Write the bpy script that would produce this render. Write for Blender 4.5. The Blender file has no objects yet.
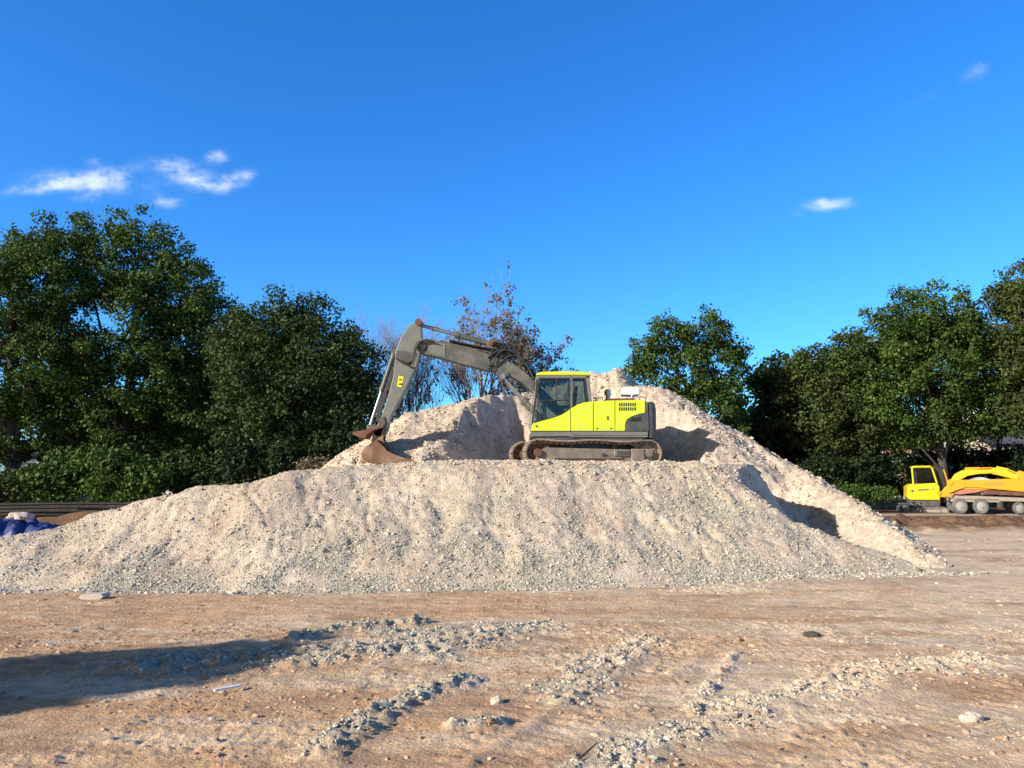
import bpy, bmesh, math, random
import numpy as np
from mathutils import Vector, Matrix
R = math.radians
random.seed(7); rng = np.random.default_rng(11)
sc = bpy.context.scene
col = sc.collection
# ------------------------------------------------------------------ camera, light, exposure
F_PX = 760.0; PITCH = R(6.5); CAM = Vector((0, 0, 2.2))
cd = bpy.data.cameras.new('camera'); cam = bpy.data.objects.new('camera', cd); col.objects.link(cam)
cam.location = CAM; cam.rotation_euler = (R(90) + PITCH, 0, 0)
cd.sensor_width = 36; cd.lens = 36 * F_PX / 1024; cd.clip_start = 0.1; cd.clip_end = 3000
sc.camera = cam
SUN_EL = R(23); SDX, SDY = -0.85, -0.527          # horizontal direction TOWARDS the sun
sun = bpy.data.lights.new('sun', 'SUN'); sun.energy = 5.0; sun.angle = R(0.5); sun.color = (1.0, 0.94, 0.85)
so = bpy.data.objects.new('sun', sun); col.objects.link(so)
sdir = Vector((SDX * math.cos(SUN_EL), SDY * math.cos(SUN_EL), math.sin(SUN_EL)))
so.rotation_euler = sdir.to_track_quat('Z', 'Y').to_euler()
sc.view_settings.view_transform = 'Standard'; sc.view_settings.look = 'None'
sc.view_settings.exposure = 0.56; sc.view_settings.gamma = 1; sc.view_settings.use_curve_mapping = False

def at(px, py, Y):
    rx = (px - 512) / F_PX; ry = (384 - py) / F_PX
    d = Vector((rx, math.cos(PITCH) - ry * math.sin(PITCH), math.sin(PITCH) + ry * math.cos(PITCH)))
    return CAM + d * (Y / d.y)
def ground_at(px, py):
    d = at(px, py, 1.0) - CAM
    return CAM + d * (-CAM.z / d.z)

w = bpy.data.worlds.new('World'); sc.world = w; w.use_nodes = True
nt = w.node_tree; N = nt.nodes; L = nt.links; N.clear()
def nn(t, **k):
    n = N.new(t)
    for a, b in k.items(): setattr(n, a, b)
    return n
def wmath(op, a, b=None, c=None, clamp=False):
    n = nn('ShaderNodeMath', operation=op); n.use_clamp = clamp
    for i, v in enumerate((a, b, c)):
        if v is None: continue
        if isinstance(v, (int, float)): n.inputs[i].default_value = v
        else: L.new(v, n.inputs[i])
    return n.outputs[0]
sky = nn('ShaderNodeTexSky', sky_type='NISHITA'); sky.sun_disc = False
sky.sun_elevation = SUN_EL; sky.sun_rotation = math.atan2(SDX, SDY)
sky.air_density = 1.0; sky.dust_density = 0.7; sky.ozone_density = 3.0; sky.altitude = 100
hs = nn('ShaderNodeHueSaturation'); hs.inputs['Saturation'].default_value = 1.25; hs.inputs['Value'].default_value = 1.0
hs.inputs['Hue'].default_value = 0.498
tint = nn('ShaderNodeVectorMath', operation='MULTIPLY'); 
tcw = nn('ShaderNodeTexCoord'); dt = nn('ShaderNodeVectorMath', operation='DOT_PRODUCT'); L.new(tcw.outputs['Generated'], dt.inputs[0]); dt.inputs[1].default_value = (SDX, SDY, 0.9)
tw = nn('ShaderNodeMapRange', interpolation_type='SMOOTHSTEP'); L.new(dt.outputs['Value'], tw.inputs[0]); tw.inputs[1].default_value = 0.42; tw.inputs[2].default_value = 1.0   # deep blue ahead; unseen zenith and sun side dimmed, warmed to neutralise shadow fill
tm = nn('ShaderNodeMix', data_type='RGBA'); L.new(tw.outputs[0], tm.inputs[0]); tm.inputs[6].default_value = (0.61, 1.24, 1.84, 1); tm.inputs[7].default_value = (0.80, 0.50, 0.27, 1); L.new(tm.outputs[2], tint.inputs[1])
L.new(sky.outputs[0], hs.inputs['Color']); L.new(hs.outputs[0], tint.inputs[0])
tc = nn('ShaderNodeTexCoord'); sx = nn('ShaderNodeSeparateXYZ'); L.new(tc.outputs['Generated'], sx.inputs[0])
yy = wmath('MAXIMUM', sx.outputs[1], 0.05)
AZ = wmath('DIVIDE', sx.outputs[0], yy); EL = wmath('DIVIDE', sx.outputs[2], yy)
cmb = nn('ShaderNodeCombineXYZ'); L.new(AZ, cmb.inputs[0]); L.new(EL, cmb.inputs[1])
nz = nn('ShaderNodeTexNoise'); nz.inputs['Scale'].default_value = 34; nz.inputs['Detail'].default_value = 6; nz.inputs['Roughness'].default_value = 0.6
mp = nn('ShaderNodeMapping'); mp.inputs['Scale'].default_value = (1, 1.7, 1); L.new(cmb.outputs[0], mp.inputs[0]); L.new(mp.outputs[0], nz.inputs['Vector'])
nzv = nz.outputs['Fac']
clouds = [(88, 182, 48, 10, 1.0, -4), (38, 188, 34, 6, .7, 6), (112, 172, 20, 8, .45, 10), (150, 163, 24, 7, .16, 0), (186, 174, 27, 11, 1.0, -22), (202, 186, 9, 7, .45, 0),
          (217, 157, 10, 7, .85, 0), (238, 179, 17, 8, .8, 15), (222, 190, 9, 5, .35, 0), (165, 202, 15, 6, .8, 0), (86, 198, 14, 5, .5, 0), (95, 160, 10, 5, .4, 0),
          (828, 204, 21, 6.5, 1.05, 5), (977, 70, 14, 8, .45, 30), (930, 98, 55, 12, .16, 20), (795, 214, 9, 4, .2, 0)]
tot = None
for (px, py, rx, ry, a, rot) in clouds:
    p = at(px, py, 1.0) - CAM; kx = rx / F_PX; ky = ry / F_PX; r_ = R(rot)
    dx = wmath('SUBTRACT', AZ, p.x); dy = wmath('SUBTRACT', EL, p.z)
    u = wmath('ADD', wmath('MULTIPLY', dx, math.cos(r_) / kx), wmath('MULTIPLY', dy, math.sin(r_) / kx))
    v = wmath('ADD', wmath('MULTIPLY', dx, -math.sin(r_) / ky), wmath('MULTIPLY', dy, math.cos(r_) / ky))
    d2 = wmath('ADD', wmath('MULTIPLY', u, u), wmath('MULTIPLY', v, v))
    g = wmath('MULTIPLY', wmath('POWER', 2.718, wmath('MULTIPLY', d2, -0.75)), a)
    tot = g if tot is None else wmath('ADD', tot, g)
m1 = wmath('MULTIPLY', tot, wmath('ADD', wmath('MULTIPLY', wmath('SUBTRACT', nzv, 0.5), 2.4), 0.7), clamp=True)
mr = nn('ShaderNodeMapRange', interpolation_type='SMOOTHSTEP'); L.new(m1, mr.inputs[0]); mr.inputs[1].default_value = 0.04; mr.inputs[2].default_value = 1.15; mr.inputs[4].default_value = 0.72
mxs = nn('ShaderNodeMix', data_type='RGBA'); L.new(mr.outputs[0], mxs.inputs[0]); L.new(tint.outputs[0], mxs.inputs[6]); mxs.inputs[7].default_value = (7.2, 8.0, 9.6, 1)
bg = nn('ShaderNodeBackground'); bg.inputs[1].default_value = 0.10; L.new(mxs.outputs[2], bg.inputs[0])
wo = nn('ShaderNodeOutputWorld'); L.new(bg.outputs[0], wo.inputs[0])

# ------------------------------------------------------------------ helpers
def tag(o, label=None, cat=None, group=None, kind=None):
    if label: o['label'] = label
    if cat: o['category'] = cat
    if group: o['group'] = group
    if kind: o['kind'] = kind
    return o
def thing(name, label, cat, loc, group=None):
    o = bpy.data.objects.new(name, None); col.objects.link(o); o.location = loc; o.empty_display_size = .2
    return tag(o, label, cat, group)
def root_loc(p):
    v = Vector((0, 0, 0))
    while p is not None: v += p.location; p = p.parent
    return v
def link_mesh(name, verts, faces, mat, parent=None, smooth=False, bevel=0, loc=None):
    """verts are in WORLD coordinates"""
    off = root_loc(parent) if parent else Vector(loc or (0, 0, 0))
    me = bpy.data.meshes.new(name)
    v = np.asarray(verts, dtype=np.float32).reshape(-1, 3) - np.array(off, dtype=np.float32)
    if isinstance(faces, np.ndarray):
        nf, k = faces.shape
        me.vertices.add(len(v)); me.vertices.foreach_set('co', v.ravel())
        me.loops.add(nf * k); me.loops.foreach_set('vertex_index', faces.astype(np.int32).ravel())
        me.polygons.add(nf); me.polygons.foreach_set('loop_start', (np.arange(nf) * k).astype(np.int32))
        me.update(calc_edges=True)
    else:
        me.from_pydata([tuple(map(float, q)) for q in v], [], faces); me.update()
        bm = bmesh.new(); bm.from_mesh(me); bmesh.ops.recalc_face_normals(bm, faces=bm.faces); bm.to_mesh(me); bm.free()
    me.polygons.foreach_set('use_smooth', [smooth] * len(me.polygons))
    o = bpy.data.objects.new(name, me); col.objects.link(o)
    for m in (mat if isinstance(mat, (list, tuple)) else [mat]): me.materials.append(m)
    if parent: o.parent = parent
    elif loc: o.location = loc
    if bevel:
        b = o.modifiers.new('bevel', 'BEVEL'); b.width = bevel; b.segments = 2; b.limit_method = 'ANGLE'; b.angle_limit = R(35)
    return o
class MB:
    def __init__(s): s.v = []; s.f = []
    def add(s, vs, fs):
        b = len(s.v); s.v += [tuple(q) for q in vs]; s.f += [tuple(b + i for i in f) for f in fs]; return s
    def box(s, c, size, rot=None):
        hx, hy, hz = [q / 2 for q in size]; c = Vector(c)
        vs = [Vector((a * hx, b * hy, d * hz)) for a in (-1, 1) for b in (-1, 1) for d in (-1, 1)]
        if rot is not None: vs = [rot @ q for q in vs]
        return s.add([c + q for q in vs], [(0, 1, 3, 2), (4, 6, 7, 5), (0, 4, 5, 1), (2, 3, 7, 6), (0, 2, 6, 4), (1, 5, 7, 3)])
    def prism(s, poly, y0, y1):          # poly [(x,z)], extruded along Y
        n = len(poly)
        vs = [(x, y0, z) for x, z in poly] + [(x, y1, z) for x, z in poly]
        return s.add(vs, [tuple(range(n)), tuple(range(2 * n - 1, n - 1, -1))] + [(i, (i + 1) % n, n + (i + 1) % n, n + i) for i in range(n)])
    def strip(s, path, th, y0, y1):      # thin plate following an XZ path
        a = []; b = []
        for i, (x, z) in enumerate(path):
            p0 = Vector(path[max(0, i - 1)]); p1 = Vector(path[min(len(path) - 1, i + 1)]); d = (p1 - p0).normalized()
            a.append((x - d.y * th / 2, z + d.x * th / 2)); b.append((x + d.y * th / 2, z - d.x * th / 2))
        n = len(path); vs = []
        for k in (y0, y1): vs += [(x, k, z) for x, z in a] + [(x, k, z) for x, z in b]
        fs = []
        for i in range(n - 1):
            fs += [(i, i + 1, n + i + 1, n + i), (2 * n + i, 3 * n + i, 3 * n + i + 1, 2 * n + i + 1), (i, 2 * n + i, 2 * n + i + 1, i + 1), (n + i, n + i + 1, 3 * n + i + 1, 3 * n + i)]
        fs += [(0, n, 3 * n, 2 * n), (n - 1, 3 * n - 1, 4 * n - 1, 2 * n - 1)]
        return s.add(vs, fs)
    def tube(s, path, rad, seg=10, caps=True):
        path = [Vector(p) for p in path]; n = len(path)
        if not hasattr(rad, '__len__'): rad = [rad] * n
        vs = []; fs = []; prev = None
        for i, p in enumerate(path):
            d = (path[min(n - 1, i + 1)] - path[max(0, i - 1)])
            d = d.normalized() if d.length > 1e-9 else Vector((0, 0, 1))
            if prev is None: u = d.orthogonal().normalized()
            else:
                u = prev - d * prev.dot(d); u = u.normalized() if u.length > 1e-6 else d.orthogonal().normalized()
            prev = u; v = d.cross(u)
            for k in range(seg):
                a = 2 * math.pi * k / seg; vs.append(p + (u * math.cos(a) + v * math.sin(a)) * rad[i])
        for i in range(n - 1):
            for k in range(seg): fs.append((i * seg + k, i * seg + (k + 1) % seg, (i + 1) * seg + (k + 1) % seg, (i + 1) * seg + k))
        if caps: fs += [tuple(range(seg - 1, -1, -1)), tuple(range((n - 1) * seg, n * seg))]
        return s.add(vs, fs)
    def cylY(s, x, z, y0, y1, r, seg=20): return s.tube([(x, y0, z), (x, y1, z)], r, seg)
    def build(s, name, mat, parent=None, smooth=False, bevel=0, loc=None, xf=None):
        v = s.v if xf is None else [xf @ Vector(q) for q in s.v]
        o = link_mesh(name, v, s.f, mat, parent, False, bevel, loc)
        if smooth:
            me = o.data
            me.polygons.foreach_set('use_smooth', [True] * len(me.polygons))
            try: me.set_sharp_from_angle(angle=R(38))
            except Exception: pass
        return o
def arc(cx, cz, r, a0, a1, n=10): return [(cx + r * math.cos(R(a0 + (a1 - a0) * i / n)), cz + r * math.sin(R(a0 + (a1 - a0) * i / n))) for i in range(n + 1)]
def bez(p, n=10):
    p = [Vector(q) for q in p]; out = []
    for i in range(n + 1):
        t = i / n; q = list(p)
        while len(q) > 1: q = [q[k].lerp(q[k + 1], t) for k in range(len(q) - 1)]
        out.append(q[0])
    return out

# numpy gradient noise
_perm = rng.permutation(4096); _g = rng.normal(size=(4096, 2)); _g /= np.linalg.norm(_g, axis=1)[:, None]
def perlin(x, y):
    xi = np.floor(x).astype(np.int64); yi = np.floor(y).astype(np.int64); xf = x - xi; yf = y - yi
    def gr(ix, iy, fx, fy):
        h = _perm[(_perm[ix & 4095] + iy) & 4095]; g = _g[h]; return g[..., 0] * fx + g[..., 1] * fy
    u = xf ** 3 * (xf * (xf * 6 - 15) + 10); v = yf ** 3 * (yf * (yf * 6 - 15) + 10)
    a = gr(xi, yi, xf, yf); b = gr(xi + 1, yi, xf - 1, yf); c = gr(xi, yi + 1, xf, yf - 1); d = gr(xi + 1, yi + 1, xf - 1, yf - 1)
    return (a + (b - a) * u) * (1 - v) + (c + (d - c) * u) * v
def fbm(x, y, s, o=4, g=.5, seed=0):
    t = 0; a = 1; f = 1 / s
    for k in range(o): t = t + a * perlin(x * f + 17.3 * k + seed * 31.7, y * f - 9.1 * k + seed * 13.3); a *= g; f *= 2.03
    return t
def smin(a, b, k):
    h = np.clip(.5 + .5 * (b - a) / k, 0, 1); return b * (1 - h) + a * h - k * h * (1 - h)
def smax(a, b, k): return -smin(-a, -b, k)
def sstep(a, b, x): t = np.clip((x - a) / (b - a), 0, 1); return t * t * (3 - 2 * t)
def seg_dist(x, y, a, b):
    ax, ay = a[0], a[1]; dx, dy = b[0] - ax, b[1] - ay; l2 = dx * dx + dy * dy + 1e-9
    t = np.clip(((x - ax) * dx + (y - ay) * dy) / l2, 0, 1)
    return np.hypot(x - ax - t * dx, y - ay - t * dy), t

# ------------------------------------------------------------------ materials
def new_mat(name):
    m = bpy.data.materials.new(name); m.use_nodes = True; m.node_tree.nodes.clear(); return m, m.node_tree.nodes, m.node_tree.links
def ramp(Nn, stops):
    r = Nn.new('ShaderNodeValToRGB'); e = r.color_ramp.elements
    while len(e) < len(stops): e.new(.5)
    for i, (p, c) in enumerate(stops): e[i].position = p; e[i].color = (*c, 1)
    return r
def paint(name, c, rough=.45, metal=0, dirt=(.33, .27, .21), damt=.35, scale=3.0, bump=.0, spec=.5, coat=0):
    """painted / metal surface with dusty wear patches"""
    m, n, l = new_mat(name)
    p = n.new('ShaderNodeBsdfPrincipled'); o = n.new('ShaderNodeOutputMaterial'); l.new(p.outputs[0], o.inputs[0])
    tc = n.new('ShaderNodeTexCoord'); a = n.new('ShaderNodeTexNoise'); a.inputs['Scale'].default_value = scale; a.inputs['Detail'].default_value = 7; a.inputs['Roughness'].default_value = .65
    l.new(tc.outputs['Object'], a.inputs['Vector'])
    r = n.new('ShaderNodeMapRange'); r.inputs[1].default_value = .42; r.inputs[2].default_value = .72; r.inputs[4].default_value = damt; l.new(a.outputs['Fac'], r.inputs[0])
    x = n.new('ShaderNodeMix'); x.data_type = 'RGBA'; x.inputs[6].default_value = (*c, 1); x.inputs[7].default_value = (*dirt, 1); l.new(r.outputs[0], x.inputs[0])
    l.new(x.outputs[2], p.inputs['Base Color']); p.inputs['Metallic'].default_value = metal
    rr = n.new('ShaderNodeMapRange'); rr.inputs[3].default_value = rough; rr.inputs[4].default_value = min(1, rough + .4); l.new(r.outputs[0], rr.inputs[0]); l.new(rr.outputs[0], p.inputs['Roughness'])
    p.inputs['Specular IOR Level'].default_value = spec; p.inputs['Coat Weight'].default_value = coat
    if bump:
        b = n.new('ShaderNodeBump'); b.inputs['Strength'].default_value = bump; b.inputs['Distance'].default_value = .02
        a2 = n.new('ShaderNodeTexNoise'); a2.inputs['Scale'].default_value = scale * 9; a2.inputs['Detail'].default_value = 6; l.new(tc.outputs['Object'], a2.inputs['Vector']); l.new(a2.outputs['Fac'], b.inputs['Height']); l.new(b.outputs[0], p.inputs['Normal'])
    return m
def glass_mat(name, tint=(.62, .68, .66), refl=-.01):
    m, n, l = new_mat(name)
    t = n.new('ShaderNodeBsdfTransparent'); t.inputs[0].default_value = (*tint, 1)
    g = n.new('ShaderNodeBsdfGlossy'); g.inputs['Roughness'].default_value = .04; g.inputs[0].default_value = (.9, .95, 1, 1)
    x = n.new('ShaderNodeMixShader'); fr = n.new('ShaderNodeFresnel'); fr.inputs[0].default_value = 1.5
    ad = n.new('ShaderNodeMath'); ad.operation = 'ADD'; ad.inputs[1].default_value = refl; l.new(fr.outputs[0], ad.inputs[0])
    o = n.new('ShaderNodeOutputMaterial'); l.new(ad.outputs[0], x.inputs[0]); l.new(t.outputs[0], x.inputs[1]); l.new(g.outputs[0], x.inputs[2]); l.new(x.outputs[0], o.inputs[0])
    return m
def leaf_mat(name, c0, c1, c2, trans=.3, rough=.5):
    m, n, l = new_mat(name)
    ge = n.new('ShaderNodeNewGeometry'); r = ramp(n, [(0, c0), (.55, c1), (1, c2)]); l.new(ge.outputs['Random Per Island'], r.inputs[0])
    tc = n.new('ShaderNodeTexCoord'); a = n.new('ShaderNodeTexNoise'); a.inputs['Scale'].default_value = .45; a.inputs['Detail'].default_value = 3; l.new(tc.outputs['Object'], a.inputs['Vector'])
    mr_ = n.new('ShaderNodeMapRange'); mr_.inputs[1].default_value = .3; mr_.inputs[2].default_value = .7; mr_.inputs[3].default_value = .6; mr_.inputs[4].default_value = 1.35; l.new(a.outputs['Fac'], mr_.inputs[0])
    mu = n.new('ShaderNodeVectorMath'); mu.operation = 'SCALE'; l.new(r.outputs[0], mu.inputs[0]); l.new(mr_.outputs[0], mu.inputs['Scale'])
    p = n.new('ShaderNodeBsdfPrincipled'); p.inputs['Roughness'].default_value = rough + .08; p.inputs['Specular IOR Level'].default_value = .22; l.new(mu.outputs[0], p.inputs['Base Color'])
    t = n.new('ShaderNodeBsdfTranslucent'); l.new(mu.outputs[0], t.inputs[0])
    x = n.new('ShaderNodeMixShader'); x.inputs[0].default_value = trans; l.new(p.outputs[0], x.inputs[1]); l.new(t.outputs[0], x.inputs[2])
    o = n.new('ShaderNodeOutputMaterial'); l.new(x.outputs[0], o.inputs[0]); return m
def stone_mat(name, stops, rough=.9):
    m, n, l = new_mat(name)
    ge = n.new('ShaderNodeNewGeometry'); r = ramp(n, stops); l.new(ge.outputs['Random Per Island'], r.inputs[0])
    p = n.new('ShaderNodeBsdfPrincipled'); p.inputs['Roughness'].default_value = rough; p.inputs['Specular IOR Level'].default_value = .2; l.new(r.outputs[0], p.inputs['Base Color'])
    o = n.new('ShaderNodeOutputMaterial'); l.new(p.outputs[0], o.inputs[0]); return m
def earth_mat(name, attr=True, gscale=1.0, base=None, c_lo=(.40, .31, .235), c_hi=(.62, .52, .42), c_grey=(.40, .39, .34), bump=.6, fine=60):
    """attribute 'mixcol' (vertex colour) carries the soil kind; noise breaks it up; bump gives grain"""
    m, n, l = new_mat(name)
    tc = n.new('ShaderNodeTexCoord')
    def noise(sv, d=6, ro=.6):
        a = n.new('ShaderNodeTexNoise'); a.inputs['Scale'].default_value = sv; a.inputs['Detail'].default_value = d; a.inputs['Roughness'].default_value = ro; l.new(tc.outputs['Object'], a.inputs['Vector']); return a
    at_ = n.new('ShaderNodeAttribute'); at_.attribute_name = 'mixcol'
    big = noise(.55, 5); mid = noise(4.5, 8, .7); fi = noise(fine, 4, .7)
    # speckle: multiply by 0.75..1.3
    mr1 = n.new('ShaderNodeMapRange'); mr1.inputs[1].default_value = .32; mr1.inputs[2].default_value = .7; mr1.inputs[3].default_value = .70; mr1.inputs[4].default_value = 1.25; l.new(mid.outputs['Fac'], mr1.inputs[0])
    mr2 = n.new('ShaderNodeMapRange'); mr2.inputs[1].default_value = .3; mr2.inputs[2].default_value = .7; mr2.inputs[3].default_value = .68; mr2.inputs[4].default_value = 1.32; l.new(fi.outputs['Fac'], mr2.inputs[0])
    mr3 = n.new('ShaderNodeMapRange'); mr3.inputs[1].default_value = .3; mr3.inputs[2].default_value = .7; mr3.inputs[3].default_value = .86; mr3.inputs[4].default_value = 1.14; l.new(big.outputs['Fac'], mr3.inputs[0])
    mm = n.new('ShaderNodeMath'); mm.operation = 'MULTIPLY'; l.new(mr1.outputs[0], mm.inputs[0]); l.new(mr2.outputs[0], mm.inputs[1])
    mm2 = n.new('ShaderNodeMath'); mm2.operation = 'MULTIPLY'; l.new(mm.outputs[0], mm2.inputs[0]); l.new(mr3.outputs[0], mm2.inputs[1])
    sc_ = n.new('ShaderNodeVectorMath'); sc_.operation = 'SCALE'; l.new(at_.outputs['Color'], sc_.inputs[0]); l.new(mm2.outputs[0], sc_.inputs['Scale'])
    # stone cells
    vo = n.new('ShaderNodeTexVoronoi'); vo.inputs['Scale'].default_value = 26 * gscale; l.new(tc.outputs['Object'], vo.inputs['Vector'])
    p = n.new('ShaderNodeBsdfPrincipled'); p.inputs['Roughness'].default_value = .95; p.inputs['Specular IOR Level'].default_value = .12
    l.new(sc_.outputs[0], p.inputs['Base Color'])
    ad = n.new('ShaderNodeMath'); ad.operation = 'ADD'; l.new(mid.outputs['Fac'], ad.inputs[0])
    ms = n.new('ShaderNodeMath'); ms.operation = 'MULTIPLY'; ms.inputs[1].default_value = .55; l.new(fi.outputs['Fac'], ms.inputs[0]); l.new(ms.outputs[0], ad.inputs[1])
    mv = n.new('ShaderNodeMath'); mv.operation = 'MULTIPLY_ADD'; mv.inputs[1].default_value = -.35; l.new(vo.outputs['Distance'], mv.inputs[0]); l.new(ad.outputs[0], mv.inputs[2])
    b = n.new('ShaderNodeBump'); b.inputs['Strength'].default_value = bump; b.inputs['Distance'].default_value = .06; l.new(mv.outputs[0], b.inputs['Height']); l.new(b.outputs[0], p.inputs['Normal'])
    o = n.new('ShaderNodeOutputMaterial'); l.new(p.outputs[0], o.inputs[0]); return m
M = {}
M['ground'] = earth_mat('ground_soil', bump=.55, fine=70)
M['heap'] = earth_mat('crushed_rock', bump=.7, fine=38)
M['lime'] = paint('lime_paint', (.66, .76, .015), .38, damt=.30, coat=.2)
M['grey'] = paint('grey_paint', (.085, .09, .078), .45, damt=.4)
M['lgrey'] = paint('light_grey_paint', (.155, .165, .145), .45, damt=.3)
M['dgrey'] = paint('dark_grey_paint', (.06, .065, .07), .5, damt=.3)
M['black'] = paint('black_rubber', (.018, .018, .018), .6, damt=.25, dirt=(.12, .1, .08))
M['steel'] = paint('bare_steel', (.45, .44, .42), .3, metal=.8, damt=.3)
M['track'] = paint('dusty_track_steel', (.24, .19, .145), .7, metal=.2, damt=.8, dirt=(.42, .35, .27), bump=.4)
M['rust'] = paint('rusty_steel', (.17, .085, .045), .65, metal=.2, damt=.85, dirt=(.40, .28, .18), bump=.4, scale=2.2)
M['rustd'] = paint('dark_rust', (.13, .05, .03), .75, damt=.5, dirt=(.28, .17, .11), bump=.3)
M['white'] = paint('white_plastic', (.78, .78, .75), .5, damt=.25)
M['yellow'] = paint('yellow_paint', (.80, .58, .01), .35, damt=.1, coat=.2)
M['amberp'] = paint('amber_paint', (.85, .49, .01), .38, damt=.15)
M['hub'] = paint('dusty_hub', (.30, .29, .27), .6, damt=.5)
M['orange'] = paint('orange_paint', (.80, .36, .012), .4, damt=.25, dirt=(.5, .32, .1))
M['red'] = paint('faded_red_paint', (.42, .14, .09), .6, damt=.5, dirt=(.5, .33, .25))
M['chassis'] = paint('dusty_chassis', (.34, .28, .23), .7, damt=.6)
M['tyre'] = paint('dusty_tyre', (.10, .10, .10), .85, damt=.8, dirt=(.22, .21, .19))
M['decal'] = paint('yellow_decal', (.85, .72, .02), .5, damt=.05)
M['glass'] = glass_mat('cab_glass')
M['seat'] = paint('seat_fabric', (.03, .03, .035), .8, damt=.1)
M['amber'] = paint('orange_jacket_cloth', (.6, .28, .03), .8, damt=.2)
M['blue'] = paint('blue_tarpaulin', (.008, .035, .17), .5, damt=.15)
M['bark'] = paint('bark', (.075, .058, .045), .9, damt=.5, dirt=(.14, .115, .09), bump=.8, scale=5)
M['barkg'] = paint('grey_bark', (.24, .18, .16), .9, damt=.5, dirt=(.22, .19, .17), bump=.6, scale=5)
M['leafA'] = leaf_mat('leaf_mid_green', (.026, .056, .010), (.060, .108, .018), (.13, .185, .040))
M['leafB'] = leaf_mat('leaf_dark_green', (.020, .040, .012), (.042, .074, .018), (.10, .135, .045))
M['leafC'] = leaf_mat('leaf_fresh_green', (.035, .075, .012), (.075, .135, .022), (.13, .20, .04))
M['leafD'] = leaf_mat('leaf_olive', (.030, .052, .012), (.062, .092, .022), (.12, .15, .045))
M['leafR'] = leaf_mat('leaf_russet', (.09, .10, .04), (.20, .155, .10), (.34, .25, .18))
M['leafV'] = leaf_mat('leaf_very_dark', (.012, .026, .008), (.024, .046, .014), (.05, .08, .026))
M['stone'] = stone_mat('grey_green_stone', [(0, (.20, .19, .15)), (.3, (.37, .35, .28)), (.6, (.49, .45, .36)), (.85, (.60, .49, .37)), (1, (.68, .62, .52))])
M['stoneb'] = stone_mat('beige_stone', [(0, (.36, .28, .20)), (.4, (.56, .44, .33)), (.75, (.62, .51, .38)), (1, (.66, .56, .44))])
M['clod'] = stone_mat('soil_clod', [(0, (.26, .15, .09)), (.45, (.44, .27, .165)), (.8, (.54, .39, .27)), (1, (.64, .52, .40))])

# ------------------------------------------------------------------ terrain height functions
FB = [(0, 590), (250, 591), (400, 589), (560, 587), (700, 582), (850, 577), (935, 573), (1000, 570)]
fbx = [ground_at(*p) for p in FB]
FBX = np.array([p.x for p in fbx]); FBY = np.array([p.y for p in fbx])
FC = [(-80, 552), (0, 535), (50, 522), (100, 510), (150, 497), (200, 487), (235, 486), (262, 481), (290, 474), (320, 472), (350, 470), (400, 466), (450, 464), (520, 464), (600, 465), (660, 465), (700, 465), (722, 471), (742, 486), (762, 499), (780, 511), (797, 521), (825, 531), (860, 543), (890, 553), (925, 566), (950, 572)]
cr = []
for (px, py) in FC:
    Y = 17.
    for _ in range(30):
        p = at(px, py, Y); yb = np.interp(p.x, FBX, FBY); Y = .5 * Y + .5 * (yb + max(p.z, 0.02) / .66 + .1)
    cr.append(at(px, py, Y))
CX = np.array([p.x for p in cr]); CY = np.array([p.y for p in cr]); CZ = np.array([max(p.z, .01) for p in cr])
def h_front(x, y):
    yb = np.interp(x, FBX, FBY, left=FBY[0] + .0) + .18 * fbm(x, y * 0, 1.6, 3, seed=3)
    yc = np.interp(x, CX, CY); zc = np.interp(x, CX, CZ)
    zc = np.where(x < CX[0], CZ[0] + (x - CX[0]) * .25, zc); zc = zc - 1.2 * np.maximum(x - 8.8, 0)
    wob = .28 * fbm(x, y, 2.6, 3, seed=5)
    bulge = .42 * fbm(x + .55 * fbm(x, y, 1.8, 2, seed=17), y * .55, 2.9, 3, .55, seed=8)
    t = (y - yb + bulge * sstep(0, 1.5, y - yb)) / np.maximum(yc - yb, .15)
    front = zc * (t * .92 + .10 * t * t + .05)
    s = .55 - .55 * sstep(-6.6, -4.6, x) * (1 - sstep(5.4, 6.8, x))
    z_plat = 2.36 - 1.6 * np.maximum(x - 5.6 - .95 * sstep(19.3, 21.2, y) - .25 * fbm(y, y * 0, 1.5, 2, seed=15), 0)
    back = zc + .07 - s * (y - yc)
    back = np.where(x > 3.6, np.maximum(back, np.minimum(z_plat, zc + .5 * np.maximum(y - yc, 0))), back)
    z = smin(front, back, .30)
    amp = sstep(0, .6, y - yb) * np.clip(zc, 0, 1)
    face = 1 - sstep(-.2, 1.2, y - yc)
    z = z + amp * (.055 * fbm(x, y, .9, 5, .55, 1) + .03 * fbm(x * 1.7 + .5 * y, y * .8, .8, 4, .6, 2) * face + .035 * fbm(x, y, .3, 3, .6, 9) * face)
    # rills and little slips running down the face
    rill = np.abs(fbm(x * 1.0 + .4 * fbm(x, y, 1.5, 2, seed=16), y * .35 + .3 * x, .95, 3, .5, 12)); z = z - amp * face * .045 * (1 - sstep(0, .13, rill)) * sstep(-.1, .25, fbm(x, y, 2.2, 2, seed=14))
    return np.minimum(z, np.where(zc < .06, zc - .06, 99.))
def hh(f, x, y): return float(f(np.array([float(x)]), np.array([float(y)]))[0])
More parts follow.
